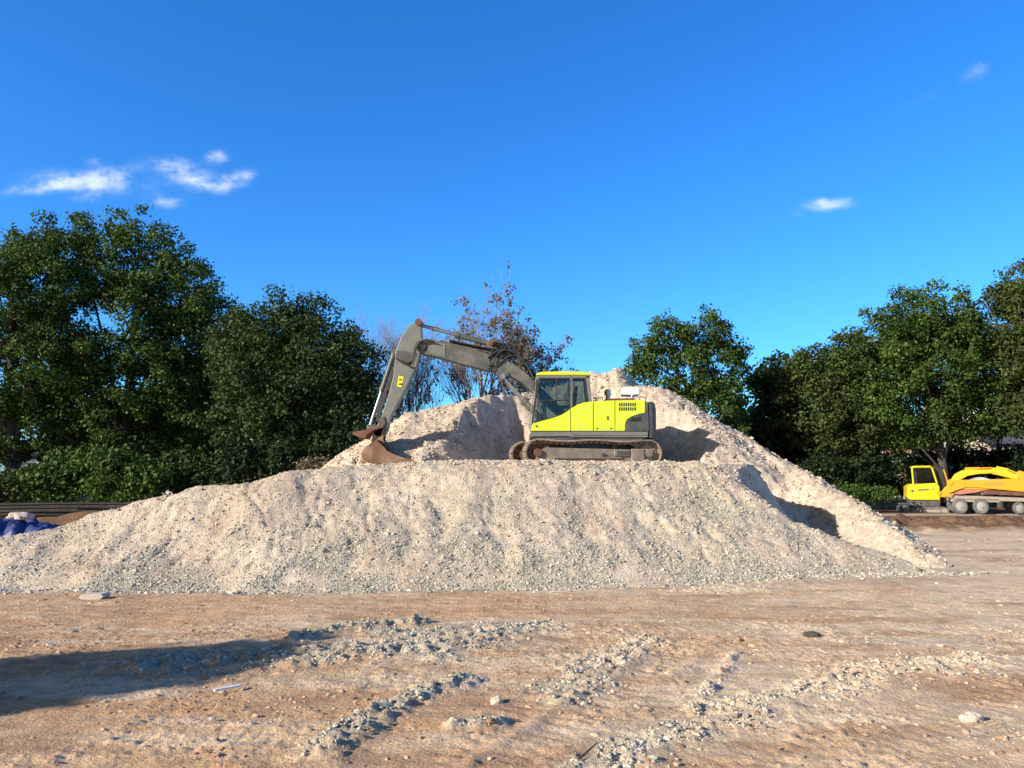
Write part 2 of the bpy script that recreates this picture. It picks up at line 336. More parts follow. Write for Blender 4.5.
RC = [(312, 474, 27.0), (332, 466, 27.0), (352, 452, 27.3), (375, 441, 27.5), (392, 431, 27.7), (402, 419, 27.9), (414, 412, 28.0), (440, 405, 28.4), (480, 396, 28.9), (512, 391, 29.6), (545, 386, 30.2), (576, 383, 30.4),
      (592, 371, 30.4), (604, 367, 30.3), (621, 368, 30.2), (630, 387, 29.8), (656, 386, 29.2), (674, 393, 28.8), (690, 408, 28.4), (702, 420, 28.1), (716, 422, 27.9), (730, 426, 27.6), (748, 437, 27.2), (770, 453, 26.4), (800, 471, 25), (840, 494, 23.2), (880, 521, 21.2), (905, 540, 19.6), (925, 557, 18)]
SPUR = [at(506, 394, 29.3), at(497, 404, 28.4), at(480, 421, 27.5), at(463, 447, 26.6), at(455, 466, 25.9)]
rcp = [at(*p) for p in RC]
BAY = [(-3.2, 24.6), (-1.75, 26.0), (-1.25, 26.9), (-.55, 27.8), (.3, 28.7), (1.8, 28.9), (3.2, 28.5), (4.0, 27.8), (4.5, 27.0), (5.1, 26.5), (5.9, 25.6), (6.4, 24.2), (6.3, 22.5), (6.4, 16), (-4, 16)]
PIT = [(7.4, 20.5), (8.5, 20.6), (9.3, 22.0), (9.25, 23.2), (8.6, 24.0), (7.6, 24.1), (7.3, 22)]
def in_poly(x, y, P):
    r = np.zeros(x.shape, bool); n = len(P)
    for i in range(n):
        (x1, y1), (x2, y2) = P[i], P[(i + 1) % n]
        c = ((y1 > y) != (y2 > y)) & (x < (x2 - x1) * (y - y1) / ((y2 - y1) if y2 != y1 else 1e-9) + x1); r ^= c
    return r
def h_rear(x, y):
    wx = x + .35 * fbm(x, y, 1.7, 4, .55, 21); wy = y + .35 * fbm(x, y, 1.7, 4, .55, 22)
    z = np.full(x.shape, -9.)
    for a, b in list(zip(rcp[:-1], rcp[1:])) + list(zip(SPUR[:-1], SPUR[1:])) :
        sl = 2.0 if min(a.z, b.z) > 5.95 else (1.15 if 5.2 < a.x < 8.4 and a.z > 2.9 else .66)
        d, t = seg_dist(x + .45 * (wx - x), y + .45 * (wy - y), a, b); zz = a.z + (b.z - a.z) * t
        z = np.maximum(z, zz - sl * np.sqrt(d * d + .04) + .13)
    dist = np.full(x.shape, 99.)
    n = len(BAY)
    for i in range(n): d, _ = seg_dist(wx, wy, BAY[i], BAY[(i + 1) % n]); dist = np.minimum(dist, d)
    dist = np.where(in_poly(wx, wy, BAY), -dist, dist)
    steep = np.interp(x, [-3, 0, 3.2, 4.6, 6.0, 7.5, 9], [2.6, 2.4, 2.4, 2.1, 1.5, .9, .6])
    carve = 2.30 + steep * np.maximum(dist, -.3)
    z = smin(z, carve, .18)
    dp = np.full(x.shape, 99.)
    for i in range(len(PIT)): d, _ = seg_dist(wx, wy, PIT[i], PIT[(i + 1) % len(PIT)]); dp = np.minimum(dp, d)
    dp = np.where(in_poly(wx, wy, PIT), -dp, dp); z = smin(z, 1.02 + .14 * (y - 22) + 1.25 * np.maximum(dp, -.1), .12)
    z = z + .10 * fbm(x, y, 1.3, 5, .58, 25) - .10 * np.abs(fbm(x, y, .7, 4, .6, 29)) + .05 * fbm(x * 2, y * 2, .6, 4, .6, 26)
    r = np.abs(fbm(x, y * .5, 1.0, 3, .5, 27)); z = z - .16 * (1 - sstep(0, .10, r)) * sstep(0, .3, fbm(x, y, 2.4, 2, seed=28))
    return z
# foreground ridges of loose stone: (pixel polyline, half width m, height m)
RID = [([(150, 668), (300, 657), (420, 652), (500, 634)], .55, .06), ([(290, 642), (350, 630), (425, 624)], .13, .08), ([(390, 636), (470, 634), (540, 628)], .5, .045),
       ([(318, 752), (372, 722), (430, 692), (468, 682)], .19, .075), ([(562, 700), (598, 668), (645, 642)], .36, .045), ([(600, 770), (655, 738), (730, 722)], .3, .035),
       ([(735, 708), (800, 694), (880, 674), (985, 660)], .42, .045), ([(690, 715), (715, 680), (735, 655)], .13, .04), ([(455, 730), (500, 724)], .12, .05), ([(930, 570), (700, 590)], .5, .03)]
RIDW = [([ground_at(*p) for p in P], hw, h) for P, hw, h in RID]
def ridge(x, y):
    z = np.zeros(x.shape); msk = np.zeros(x.shape)
    for P, hw, h in RIDW:
        wob = 1 + .8 * fbm(x, y, .5, 3, seed=33)
        for a, b in zip(P[:-1], P[1:]):
            d, t = seg_dist(x, y, a, b); g = np.exp(-(d / (hw * np.clip(wob, .4, 1.8))) ** 2 * 1.4)
            z = np.maximum(z, h * g); msk = np.maximum(msk, g)
    return z, msk
SPANX = 0
def h_ground(x, y):
    near = 1 - sstep(16, 40, y)
    z = .035 * fbm(x, y, 2.4, 3, .5, 41) * near + .018 * fbm(x, y * 1.8, .45, 4, .6, 42) * near
    rz, m = ridge(x, y)
    lump = 1 + 1.4 * fbm(x, y, .16, 3, .6, 43)
    z = z + rz * np.clip(lump, .2, 2.2)
    # vehicle ruts: long shallow grooves with tread bars
    for (A, B, dep) in [((120, 690), (520, 641), 0.011), ((430, 768), (640, 640), 0.015), ((500, 768), (700, 640), 0.015), ((560, 640), (1024, 600), 0.010), ((560, 660), (1024, 625), 0.010), ((860, 768), (1024, 700), 0.013), ((690, 768), (1024, 690), 0.010)]:
        a = ground_at(*A); b = ground_at(*B); d, t = seg_dist(x, y, a, b); ln = (b - a).length
        g = np.exp(-(d / .17) ** 4) * near; z = z - dep * g + dep * .9 * g * (np.sin(t * ln / .085 * 2 * np.pi / 2 + 9 * d) > .0) + dep * .7 * np.exp(-((d - .26) / .07) ** 2) * near
    rough = sstep(-.25, .25, fbm(x, y, 1.3, 2, seed=45)) * near * (1 - sstep(10.8, 12.2, y) * .8)
    z = z + rough * .027 * np.abs(fbm(x, y, .11, 3, .6, 46)) * 2
    # low bank of spoil beyond, right and left
    z = z + .62 * np.exp(-((y - 30.5 - .1 * (x - 14)) / 2.2) ** 2) * sstep(11, 13.5, x) * .5 * (.6 + 1.3 * fbm(x, y, 1.0, 5, .6, seed=47))
    z = z + 1.0 * np.exp(-((y - 27) / 2.0) ** 2) * (1 - sstep(-13.5, -8.0, x)) * (1 + .2 * fbm(x, y, 1.2, 3, seed=48))
    z = z + sstep(60, 400, y) * 1.5
    return z
def colors_ground(x, y):
    red = np.array([.57, .345, .19]); beige = np.array([.72, .545, .365]); brown = np.array([.20, .115, .07]); grey = np.array([.43, .385, .31]); pale = np.array([.68, .53, .38]); green = np.array([.05, .075, .02])
    t = np.clip(.45 + .06 * x + .25 * sstep(6, 9, x) + .9 * fbm(x, y * 2.2, 2.6, 4, .55, 51), 0, 1)[..., None]
    c = red * (1 - t) + beige * t
    road = (sstep(11.4, 12.2, y) * (1 - sstep(13.6, 14.4, y)) * (1 - sstep(4, 7, x)) * .55)[..., None]; c = c * (1 - road) + np.array([.62, .40, .24]) * road
    streak = sstep(.15, .5, fbm(x * .25, y * 1.6, 1.1, 4, .6, 52))[..., None] * .6; c = c * (1 - streak) + pale * streak
    st2 = sstep(.12, .45, fbm(x * .4, y * 1.3, .9, 5, .62, 59))[..., None] * .7; c = c * (1 - st2) + np.array([.46, .275, .16]) * st2
    rz, m = ridge(x, y); m = np.clip(m * (1 + fbm(x, y, .3, 3, seed=53)), 0, 1)[..., None]
    gx = sstep(-1, 3, x)[..., None]; gc = grey * (1 - gx) + pale * gx; c = c * (1 - m * .85) + gc * m * .85
    b = (sstep(27.5 - 5 * (x < -6), 29.5 - 5 * (x < -6), y + .8 * fbm(x, y, 2, 3, seed=54)) * (1 - sstep(33.8, 35, y) * .0))[..., None] * (sstep(8, 11, x) + (1 - sstep(-10, -7, x)))[..., None]; b = np.clip(b, 0, 1); c = c * (1 - b) + brown * b
    strip = (np.exp(-((y - 38.6) / .9) ** 2) * sstep(14, 16, x))[..., None] * .9; c = c * (1 - strip) + np.array([.6, .52, .43]) * strip
    g = sstep(44, 47, y + 1.5 * fbm(x, y, 4, 2, seed=55))[..., None]; c = c * (1 - g) + green * g
    base = (np.exp(-((y - np.interp(x, FBX, FBY)) / .5) ** 2) * (1 - sstep(9.5, 11, np.abs(x))))[..., None] * .8; c = c * (1 - base) + np.array([.52, .43, .33]) * base
    return c
def colors_front(x, y, z):
    pink = np.array([.58, .47, .355]); beige = np.array([.60, .495, .375]); grey = np.array([.43, .40, .325]); tan = np.array([.52, .36, .25])
    t = np.clip(.5 + 1.0 * fbm(x, y, 1.8, 4, .6, 61), 0, 1)[..., None]; c = pink * (1 - t) + beige * t
    zc = np.interp(x, CX, CZ); rel = z / np.maximum(zc, .3)
    g = np.clip(.02 + 1.5 * (.40 - rel) + 2.0 * fbm(x * 1.3, y * 1.1, 1.4, 5, .62, 62) + .25 * sstep(2, 5, x), 0, .9)[..., None]
    c = c * (1 - g) + grey * g
    k = sstep(.32, .55, fbm(x, y * .5, 1.1, 3, seed=63))[..., None] * .5; c = c * (1 - k) + tan * k
    return c
def colors_rear(x, y, z):
    pink = np.array([.61, .475, .36]); beige = np.array([.63, .52, .395]); t = np.clip(.5 + 1.1 * fbm(x, y, 1.5, 4, .6, 71), 0, 1)[..., None]
    c = pink * (1 - t) + beige * t
    k = sstep(.2, .5, fbm(x * 1.5, y * 1.5, .8, 4, .6, 72))[..., None] * .45; c = c * (1 - k) + np.array([.34, .27, .21]) * k
    return c
def grid_mesh(name, xs, ys, hf, cf, mat, loc=(0, 0, 0), keep=None):
    X, Y = np.meshgrid(xs, ys); Z = hf(X, Y); nx, ny = len(xs), len(ys)
    v = np.stack([X, Y, Z], -1).reshape(-1, 3)
    i = np.arange(nx * ny).reshape(ny, nx); f = np.stack([i[:-1, :-1], i[:-1, 1:], i[1:, 1:], i[1:, :-1]], -1).reshape(-1, 4)
    c = cf(X, Y, Z).reshape(-1, 3)
    if keep is not None:
        k = keep(X, Y, Z).reshape(-1); kf = k[f].any(1); f = f[kf]
        used = np.zeros(len(v), bool); used[f.ravel()] = True; remap = np.cumsum(used) - 1; v = v[used]; c = c[used]; f = remap[f]
    o = link_mesh(name, v, f, mat, None, True, 0, loc)
    ca = o.data.color_attributes.new('mixcol', 'FLOAT_COLOR', 'POINT'); ca.data.foreach_set('color', np.concatenate([c, np.ones((len(c), 1))], 1).astype(np.float32).ravel())
    return o
def geo(a, b, n): return list(np.geomspace(a, b, n))
xs = np.unique(np.concatenate([np.arange(-9.5, 9.5, .036), np.arange(-34, 34, .25), np.arange(10.5, 23, .1), [-s for s in geo(35, 900, 26)], geo(35, 900, 26)]))
ys = np.unique(np.concatenate([[-s for s in geo(3, 300, 16)], np.arange(-2, 4.6, .4), np.arange(4.6, 15.2, .03), np.arange(15.2, 62, .25), np.arange(26, 35, .1), geo(63, 1400, 34)]))
grid_mesh('ground', xs, ys, h_ground, lambda x, y, z: colors_ground(x, y), M['ground'])['kind'] = 'structure'
above = lambda X, Y, Z: Z > -.12
fr = grid_mesh('gravel_bank', np.arange(-17, 11.6, .045), np.arange(13.2, 27.6, .045), h_front, colors_front, M['heap'], (0, 20, 0), above)
tag(fr, 'long low bank of beige and grey gravel with the lime excavator standing on it', 'gravel bank')
rr_ = grid_mesh('gravel_heap', np.arange(-13, 17, .06), np.arange(13.5, 38.5, .06), h_rear, colors_rear, M['heap'], (3, 30, 0), lambda X, Y, Z: Z > -.15)
tag(rr_, 'tall pinkish heap of crushed stone with dug faces rising behind the lime excavator', 'gravel heap')

# ------------------------------------------------------------------ loose stones (uncountable)
def ico():
    t = (1 + 5 ** .5) / 2
    v = np.array([(-1, t, 0), (1, t, 0), (-1, -t, 0), (1, -t, 0), (0, -1, t), (0, 1, t), (0, -1, -t), (0, 1, -t), (t, 0, -1), (t, 0, 1), (-t, 0, -1), (-t, 0, 1)], float); v /= np.linalg.norm(v[0])
    f = np.array([(0, 11, 5), (0, 5, 1), (0, 1, 7), (0, 7, 10), (0, 10, 11), (1, 5, 9), (5, 11, 4), (11, 10, 2), (10, 7, 6), (7, 1, 8), (3, 9, 4), (3, 4, 2), (3, 2, 6), (3, 6, 8), (3, 8, 9), (4, 9, 5), (2, 4, 11), (6, 2, 10), (8, 6, 7), (9, 8, 1)])
    return v, f
cubev = np.array([(x, y, z) for x in (-1, 1) for y in (-1, 1) for z in (-1, 1)], float) * .62
cubef = np.array([(0, 1, 3, 2), (4, 6, 7, 5), (0, 4, 5, 1), (2, 3, 7, 6), (0, 2, 6, 4), (1, 5, 7, 3)])
def rotmats(n):
    q = rng.normal(size=(n, 4)); q /= np.linalg.norm(q, axis=1)[:, None]; w_, x, y, z = q.T
    return np.stack([1 - 2 * (y * y + z * z), 2 * (x * y - z * w_), 2 * (x * z + y * w_), 2 * (x * y + z * w_), 1 - 2 * (x * x + z * z), 2 * (y * z - x * w_), 2 * (x * z - y * w_), 2 * (y * z + x * w_), 1 - 2 * (x * x + y * y)], -1).reshape(n, 3, 3)
def stones(name, P, S, mat, label=None, hi=False, flat=.7):
    bv, bf = ico() if hi else (cubev, cubef)
    n = len(P); V = bv[None] * (1 + rng.uniform(-.28, .28, (n, len(bv), 3)))
    V = V * np.stack([rng.uniform(.8, 1.3, n), rng.uniform(.7, 1.1, n), rng.uniform(.5, .95, n)], -1)[:, None, :]
    V = np.einsum('nij,nkj->nki', rotmats(n), V); V[..., 2] *= flat; V = V * S[:, None, None] + P[:, None, :]
    Fc = (bf[None] + (np.arange(n) * len(bv))[:, None, None]).reshape(-1, bf.shape[1])
    o = link_mesh(name, V.reshape(-1, 3), Fc, mat)
    tag(o, label, kind='stuff'); return o
def scat_front(n, seed, cond):
    x = rng.uniform(-13, 11.3, n); y = rng.uniform(13.6, 20, n); z = h_front(x, y)
    p = cond(x, y, z); k = (rng.uniform(size=n) < p) & (z > -.02); return np.stack([x, y, z], -1)[k]
def dens_grey(x, y, z):
    zc = np.interp(x, CX, CZ); rel = z / np.maximum(zc, .3); yc = np.interp(x, CX, CY)
    return np.clip(.03 + 1.7 * (.42 - rel) + 2.0 * fbm(x * 1.3, y * 1.1, 1.4, 5, .62, 62) + .36 * sstep(1, 4, x), .02, 1) * (y < yc + .5)
P = scat_front(300000, 1, dens_grey); S = rng.gamma(1.9, .0056, len(P)) + .006; S = np.minimum(S, .07)
stones('gravel_stones', P, S, M['stone'], 'loose grey green stones littering the face of the gravel bank')
def dens_b(x, y, z): return .5 * (y < np.interp(x, CX, CY) + .8)
P = scat_front(60000, 2, dens_b); S = rng.gamma(2, .0060, len(P)) + .005
stones('gravel_crumbs', P, np.minimum(S, .07), M['stoneb'], 'loose beige crumbs of rock on the gravel bank')
x = rng.uniform(-7, 12, 60000); y = rng.uniform(17, 32, 60000); z = h_rear(x, y); zf = h_front(x, y); k = (z > zf) & (z > 0) & (rng.uniform(size=60000) < .45 + fbm(x, y, 1.2, 3, seed=81)); P = np.stack([x, y, z], -1)[k]
stones('rubble', P, rng.gamma(2.4, .012, len(P)) + .01, M['stoneb'], 'loose rubble on the tall heap behind the excavator')
# plateau rubble
x = rng.uniform(-6, 7, 12000); y = rng.uniform(18, 27, 12000); P = np.stack([x, y, h_front(x, y)], -1)
stones('rubble', P, rng.gamma(2.4, .010, len(P)) + .008, M['stoneb'], 'loose rubble on the flat top around the excavator tracks')
# foreground ridges
def scat_ground(n, fn, x0=-9.5, x1=9.5, y0=4.8, y1=14.6):
    x = rng.uniform(x0, x1, n); y = y0 + (y1 - y0) * rng.uniform(size=n); k = rng.uniform(size=n) < fn(x, y); x = x[k]; y = y[k]; return np.stack([x, y, h_ground(x, y)], -1)
P = scat_ground(560000, lambda x, y: np.clip(ridge(x, y)[1] * 1.15 - .08, 0, 1) ** 1.5 * np.clip(.45 + 1.6 * fbm(x, y, .3, 4, .6, 91), 0, 1))
xr = P[:, 0]; sel = rng.uniform(size=len(P)) < sstep(-.5, 2.5, xr) * .75
stones('gravel_stones', P[~sel], np.minimum(rng.gamma(1.6, .0050, (~sel).sum()) + .004, .038), M['stone'], 'grey stones of the churned gravel ridges lying on the soil', True)
stones('gravel_crumbs', P[sel], np.minimum(rng.gamma(1.6, .0050, sel.sum()) + .004, .038), M['stoneb'], 'pale stones of the churned gravel ridges lying on the soil', True)
P = scat_ground(46000, lambda x, y: np.clip(.12 + .9 * sstep(0, .5, fbm(x, y, 1.1, 3, seed=92)) * (1 - sstep(10.4, 11.6, y) * .8), 0, 1))
stones('soil_clods', P, rng.gamma(1.4, .0065, len(P)) + .003, M['clod'], 'small clods and pebbles scattered over the bare soil', True, .6)
P = scat_ground(26000, lambda x, y: np.exp(-((y - np.interp(x, FBX, FBY) + .05) / .28) ** 2) * (np.abs(x) < 11), -11, 12, 12.8, 17)
stones('gravel_stones', P, rng.gamma(2.6, .0085, len(P)) + .008, M['stone'], 'grey stones rolled out along the foot of the gravel bank')
P = scat_ground(9000, lambda x, y: np.clip(.25 * sstep(-.1, .4, fbm(x, y, 1.4, 3, seed=93)), 0, 1), -10, 26, 14.5, 40)
stones('soil_clods', P, rng.gamma(1.7, .02, len(P)) + .01, M['clod'], 'clods of earth on the soil beyond the gravel bank')

# single finds on the foreground soil
def rock(name, px, py, s, mat, label, cat, sc_=(1.2, .9, .6)):
    g = ground_at(px, py); g.z = hh(h_ground, g.x, g.y); bm = bmesh.new(); bmesh.ops.create_icosphere(bm, subdivisions=3, radius=s)
    for v in bm.verts:
        n_ = float(fbm(np.array([v.co.x / s + px]), np.array([v.co.y / s + v.co.z / s * 1.7]), 1.0, 3)[0]); v.co *= 1 + .45 * n_
        v.co = Vector((v.co.x * sc_[0], v.co.y * sc_[1], v.co.z * sc_[2])); v.co.z = max(v.co.z, -s * .3)
    me = bpy.data.meshes.new(name); bm.to_mesh(me); bm.free(); me.materials.append(mat)
    o = bpy.data.objects.new(name, me); col.objects.link(o); o.location = g + Vector((0, 0, s * .3)); return tag(o, label, cat)
M['palestone'] = paint('pale_stone', (.58, .50, .42), .9, damt=.4, dirt=(.4, .3, .22), bump=.6, scale=12)
M['darkstone'] = paint('dark_stone', (.05, .055, .04), .8, damt=.3, bump=.6, scale=12)
rock('stone', 497, 704, .055, M['palestone'], 'rounded pale pink stone alone on the soil right of the diagonal gravel ridge', 'stone', (1.1, .9, .9))
rock('stone', 812, 638, .075, M['darkstone'], 'dark grey flat stone on the pale soil above the right gravel ridge', 'stone', (1.5, 1, .6))
rock('stone', 972, 722, .065, M['palestone'], 'pale wedge shaped stone in the lower right of the soil', 'stone', (1.6, 1, .9))
rock('stone', 212, 722, .03, M['palestone'], 'small pale pebble on smooth brown soil below the broken batten', 'stone')
g = ground_at(95, 599); slab = MB(); slab.prism([(g.x - .22, .04), (g.x - .17, .09), (g.x + .16, .10), (g.x + .21, .06), (g.x + .14, .0), (g.x - .19, .0)], g.y - .12, g.y + .14)
tag(slab.build('concrete_slab', M['palestone'], bevel=.012, loc=(g.x, g.y, 0)), 'flat pale slab of broken concrete at the foot of the gravel bank on the left', 'concrete slab')
a = ground_at(214, 694); b = ground_at(240, 689); m_ = MB(); d = (b - a); m_.box((a + b) / 2 + Vector((0, 0, .035)), (d.length, .045, .022), Matrix.Rotation(math.atan2(d.y, d.x), 3, 'Z'))
tag(m_.build('wooden_batten', M['white'], bevel=.003, loc=(a + b) / 2), 'short pale wooden batten lying on the brown soil', 'wooden batten')
a = ground_at(574, 768); b = ground_at(598, 749); mid_ = (a + b) / 2 + Vector((.02, 0, .06)); m_ = MB(); m_.tube([a + Vector((0, 0, .03)), mid_, b + Vector((0, 0, .05))], [.009, .008, .004], 6)
tag(m_.build('stick', M['bark'], loc=a), 'thin dark stick lying on the soil at the bottom edge', 'stick')

# ------------------------------------------------------------------ the lime excavator
YN = 24.0; YC = 25.35
EX = thing('excavator', 'lime yellow and grey tracked excavator on top of the gravel bank, bucket resting down', 'excavator', (2.3, 25.3, 2.33))
def P2(px, py, Y=YN): p = at(px, py, Y); return (p.x, p.z)
def poly(pts, Y=YN): return [P2(a, b, Y) for a, b in pts]
# undercarriage, slewed about ten degrees
UX = Matrix.Translation((2.32, 25.2, 0)) @ Matrix.Rotation(R(10), 4, 'Z') @ Matrix.Translation((-2.32, -25.2, 0))
z0 = 2.33; TL = 4.42; TH = .84; xc = 2.32; r_t = TH / 2 - .03
def track_path(n=52):
    half = TL / 2 - TH / 2; pts = []
    pts += [(xc - half + 2 * half * i / 60., z0 + .03) for i in range(61)]
    pts += arc(xc + half, z0 + TH / 2, r_t, -90, 90, 24)[1:]
    pts += [(xc + half - 2 * half * i / 60., z0 + TH - .03 - .045 * math.sin(math.pi * (i / 60.) * 2) ** 2) for i in range(1, 61)]
    pts += arc(xc - half, z0 + TH / 2, r_t, 90, 270, 24)[1:-1]
    v = [Vector(p) for p in pts]; v.append(v[0]); ln = [0]
    for a_, b_ in zip(v[:-1], v[1:]): ln.append(ln[-1] + (b_ - a_).length)
    out = []
    for k in range(n):
        s = ln[-1] * k / n; i = max(j for j in range(len(ln)) if ln[j] <= s + 1e-9); i = min(i, len(v) - 2)
        t = (s - ln[i]) / max(ln[i + 1] - ln[i], 1e-9); p = v[i].lerp(v[i + 1], t); d = (v[i + 1] - v[i]).normalized(); out.append((p, d, ln[-1] / n))
    return out
TP = track_path()
for yc_ in (25.2 - 1.2, 25.2 + 1.2):
    belt = MB()
    for p, d, pitch in TP:
        ang = math.atan2(d.y, d.x); rot = Matrix.Rotation(-ang, 3, 'Y'); nrm = Vector((d.y, 0, -d.x))
        c = Vector((p.x, yc_, p.y)); belt.box(c, (pitch * .93, .58, .028), rot)
        for k in (-.36, 0, .36): belt.box(c + rot @ Vector((k * pitch, 0, 0)) + nrm * .022, (.014, .58, .03), rot)
        belt.box(c - nrm * .05, (pitch * .8, .16, .075), rot)
    tr = belt.build('track_belt', M['track'], EX, xf=UX)
    f_ = MB(); half = TL / 2 - TH / 2
    f_.prism([(xc - half - .1, z0 + .18), (xc - half + .2, z0 + .16), (xc + half - .2, z0 + .16), (xc + half + .1, z0 + .2), (xc + half + .05, z0 + .52), (xc - half + .3, z0 + .58), (xc - half + .05, z0 + .5)], yc_ - .17, yc_ + .17)
    f_.box((xc + .9, yc_ - .2, z0 + .43), (.5, .06, .2)); f_.box((xc + 1.42, yc_ - .21, z0 + .36), (.42, .1, .38)); f_.box((xc - .2, yc_ - .19, z0 + .27), (2.2, .06, .06))
    fo = f_.build('track_frame', M['track'], EX, bevel=.015, xf=UX)
    h_ = MB(); h_.box((xc + .9, yc_ - .235, z0 + .43), (.34, .03, .10)); h_.build('step_plate', M['dgrey'], fo, xf=UX); h_ = MB(); h_.cylY(xc + .3, z0 + .35, yc_ - .22, yc_ - .17, .07); h_.build('grease_cover', M['dgrey'], fo, xf=UX)
    for sx_, nm in ((-1, 'idler_wheel'), (1, 'drive_sprocket')):
        q = MB(); q.cylY(xc + sx_ * half, z0 + TH / 2, yc_ - .10, yc_ + .10, r_t - .10, 28); q.cylY(xc + sx_ * half, z0 + TH / 2, yc_ - .24, yc_ + .2, .13, 20)
        if sx_ > 0:
            for k in range(20):
                a_ = 2 * math.pi * k / 20; q.box((xc + half + math.cos(a_) * (r_t - .08), yc_, z0 + TH / 2 + math.sin(a_) * (r_t - .08)), (.09, .07, .06), Matrix.Rotation(-a_, 3, 'Y'))
            for k in range(10):
                a_ = 2 * math.pi * k / 10; q.cylY(xc + half + math.cos(a_) * .2, z0 + TH / 2 + math.sin(a_) * .2, yc_ - .14, yc_ - .1, .018, 8)
        q.build(nm, M['track'] if sx_ > 0 else M['rustd'], EX, True, .01, xf=UX)
    for k in range(8):
        q = MB(); q.cylY(xc - half + .35 + k * (2 * half - .7) / 7, z0 + .135, yc_ - .16, yc_ + .16, .085, 18); q.cylY(xc - half + .35 + k * (2 * half - .7) / 7, z0 + .135, yc_ - .2, yc_ + .2, .04, 10); q.build('track_roller', M['rustd'], EX, True, xf=UX)
    for k in (-.7, .7):
        q = MB(); q.cylY(xc + k, z0 + TH - .14, yc_ - .14, yc_ + .14, .06, 14); q.box((xc + k, yc_, z0 + .6), (.08, .12, .12)); q.build('carrier_roller', M['rustd'], EX, True, xf=UX)
q = MB(); q.prism([(xc - 1.1, z0 + .45), (xc + 1.1, z0 + .45), (xc + .8, z0 + .82), (xc - .8, z0 + .82)], 24.2, 26.2); q.build('carbody', M['dgrey'], EX, bevel=.03, xf=UX)
q = MB(); q.tube([(xc, 25.2, z0 + .8), (xc, 25.2, z0 + .98)], .62, 36); q.build('slewing_ring', M['dgrey'], EX, True)
# upper deck
q = MB(); q.prism(poly([(531, 437), (531, 431.5), (648, 431.5), (648, 437), (640, 441), (545, 441)]), YN + .04, 26.55); q.build('deck', M['dgrey'], EX, bevel=.01)
q = MB(); q.prism(poly([(531, 436.5), (531, 431.8), (571, 431.6), (575, 435.8), (648, 435.6), (648, 437.2), (571, 437.2), (568, 436.2)]), YN - .012, YN + .036); q.prism(poly([(571, 431.6), (648, 431.6), (648, 435.4), (575, 435.4)]), YN - .008, YN + .036); q.build('side_skirt', M['lgrey'], EX, bevel=.008)
# lime panels
def curve_top(): return [(532, 424), (540, 421.5), (552, 418.3), (562, 414.8), (568, 411), (573.5, 407), (579, 404), (585, 402.3), (593.2, 401.6)]
ct = curve_top()
pa = MB(); pa.prism(poly([(531, 431), (531.2, 426)] + ct[:5] + [(570.6, 409), (570.6, 431)]), YN - .02, YN + .10); o = pa.build('cab_side_panel', M['lime'], EX, bevel=.012)
h_ = MB(); h_.cylY(*P2(536.5, 426.2, YN), YN - .028, YN - .018, .035, 16); h_.build('filler_cap', M['dgrey'], o)
pb = MB(); pb.prism(poly([(571.3, 431), (571.3, 408.5)] + ct[5:] + [(593.2, 431)]), YN - .02, YN + .10); pb.build('side_door', M['lime'], EX, bevel=.012)
pc = MB(); pc.prism(poly([(593.9, 431), (593.9, 401.2), (614.8, 400.4), (614.8, 431)]), YN - .02, YN + .10); o = pc.build('side_door', M['lime'], EX, bevel=.012)
for uu in (597, 611): h_ = MB(); pz = P2(uu, 428.5); h_.box((pz[0], YN - .026, pz[1]), (.05, .012, .05)); h_.build('hinge', M['dgrey'], o, bevel=.004)
h_ = MB(); h_.box((at(607.5, 418, YN).x, YN - .03, at(607.5, 418, YN).z), (.04, .02, .12)); h_.build('latch', M['dgrey'], o, bevel=.004)
pd_ = MB(); pd_.prism(poly([(615.5, 431), (615.5, 400.4), (640, 400), (645, 400.6), (644.8, 413), (640, 413.8), (632, 416.4), (627, 419.5), (625.4, 423), (625, 431)]), YN - .02, YN + .10); eng = pd_.build('engine_door', M['lime'], EX, bevel=.012)
for r__ in range(2):
    for k in range(8):
        p = at(619.5 + k * 2.2, 404.6 + r__ * 4.4, YN); h_ = MB(); h_.prism([(p.x - .024, p.z - .052), (p.x + .016, p.z - .052), (p.x + .028, p.z + .052), (p.x - .012, p.z + .052)], YN - .027, YN - .015)
        h_.build('vent', M['black'], eng)
q = MB(); q.prism(poly([(625.7, 431), (626, 423.5), (627.6, 420), (632.4, 417), (640.3, 414.4), (644.6, 413.8), (645, 401), (648, 402.5), (649, 431)]), YN - .018, YN + .10); q.build('rear_side_panel', M['dgrey'], EX, bevel=.01)
q = MB(); q.prism(poly([(629, 421.5), (633, 418.6), (641, 416.2), (641.5, 421.5)]), YN - .024, YN - .012)
for k in range(4): pz = at(635, 418 + k * 1.1, YN); q.box((pz.x, YN - .028, pz.z), (.25, .012, .012))
q.build('rear_vent', M['black'], EX)
# hood body core
q = MB(); q.prism(poly([(593, 431.4), (593, 401.8), (645, 401), (648, 403), (648.5, 431.4)]), YN + .105, 26.5); q.build('engine_house', M['dgrey'], EX, bevel=.03)
q = MB(); q.prism(poly([(570, 431.4), (570, 412), (592.7, 405), (592.7, 431.4)]), YN + .105, YN + 1.0); q.build('storage_box', M['dgrey'], EX)
q = MB(); q.prism(poly([(605, 400.7), (607, 397.4), (636, 397), (638, 400.5)]), YN + .35, 26.0); q.build('engine_hood', M['rustd'], EX, bevel=.03)
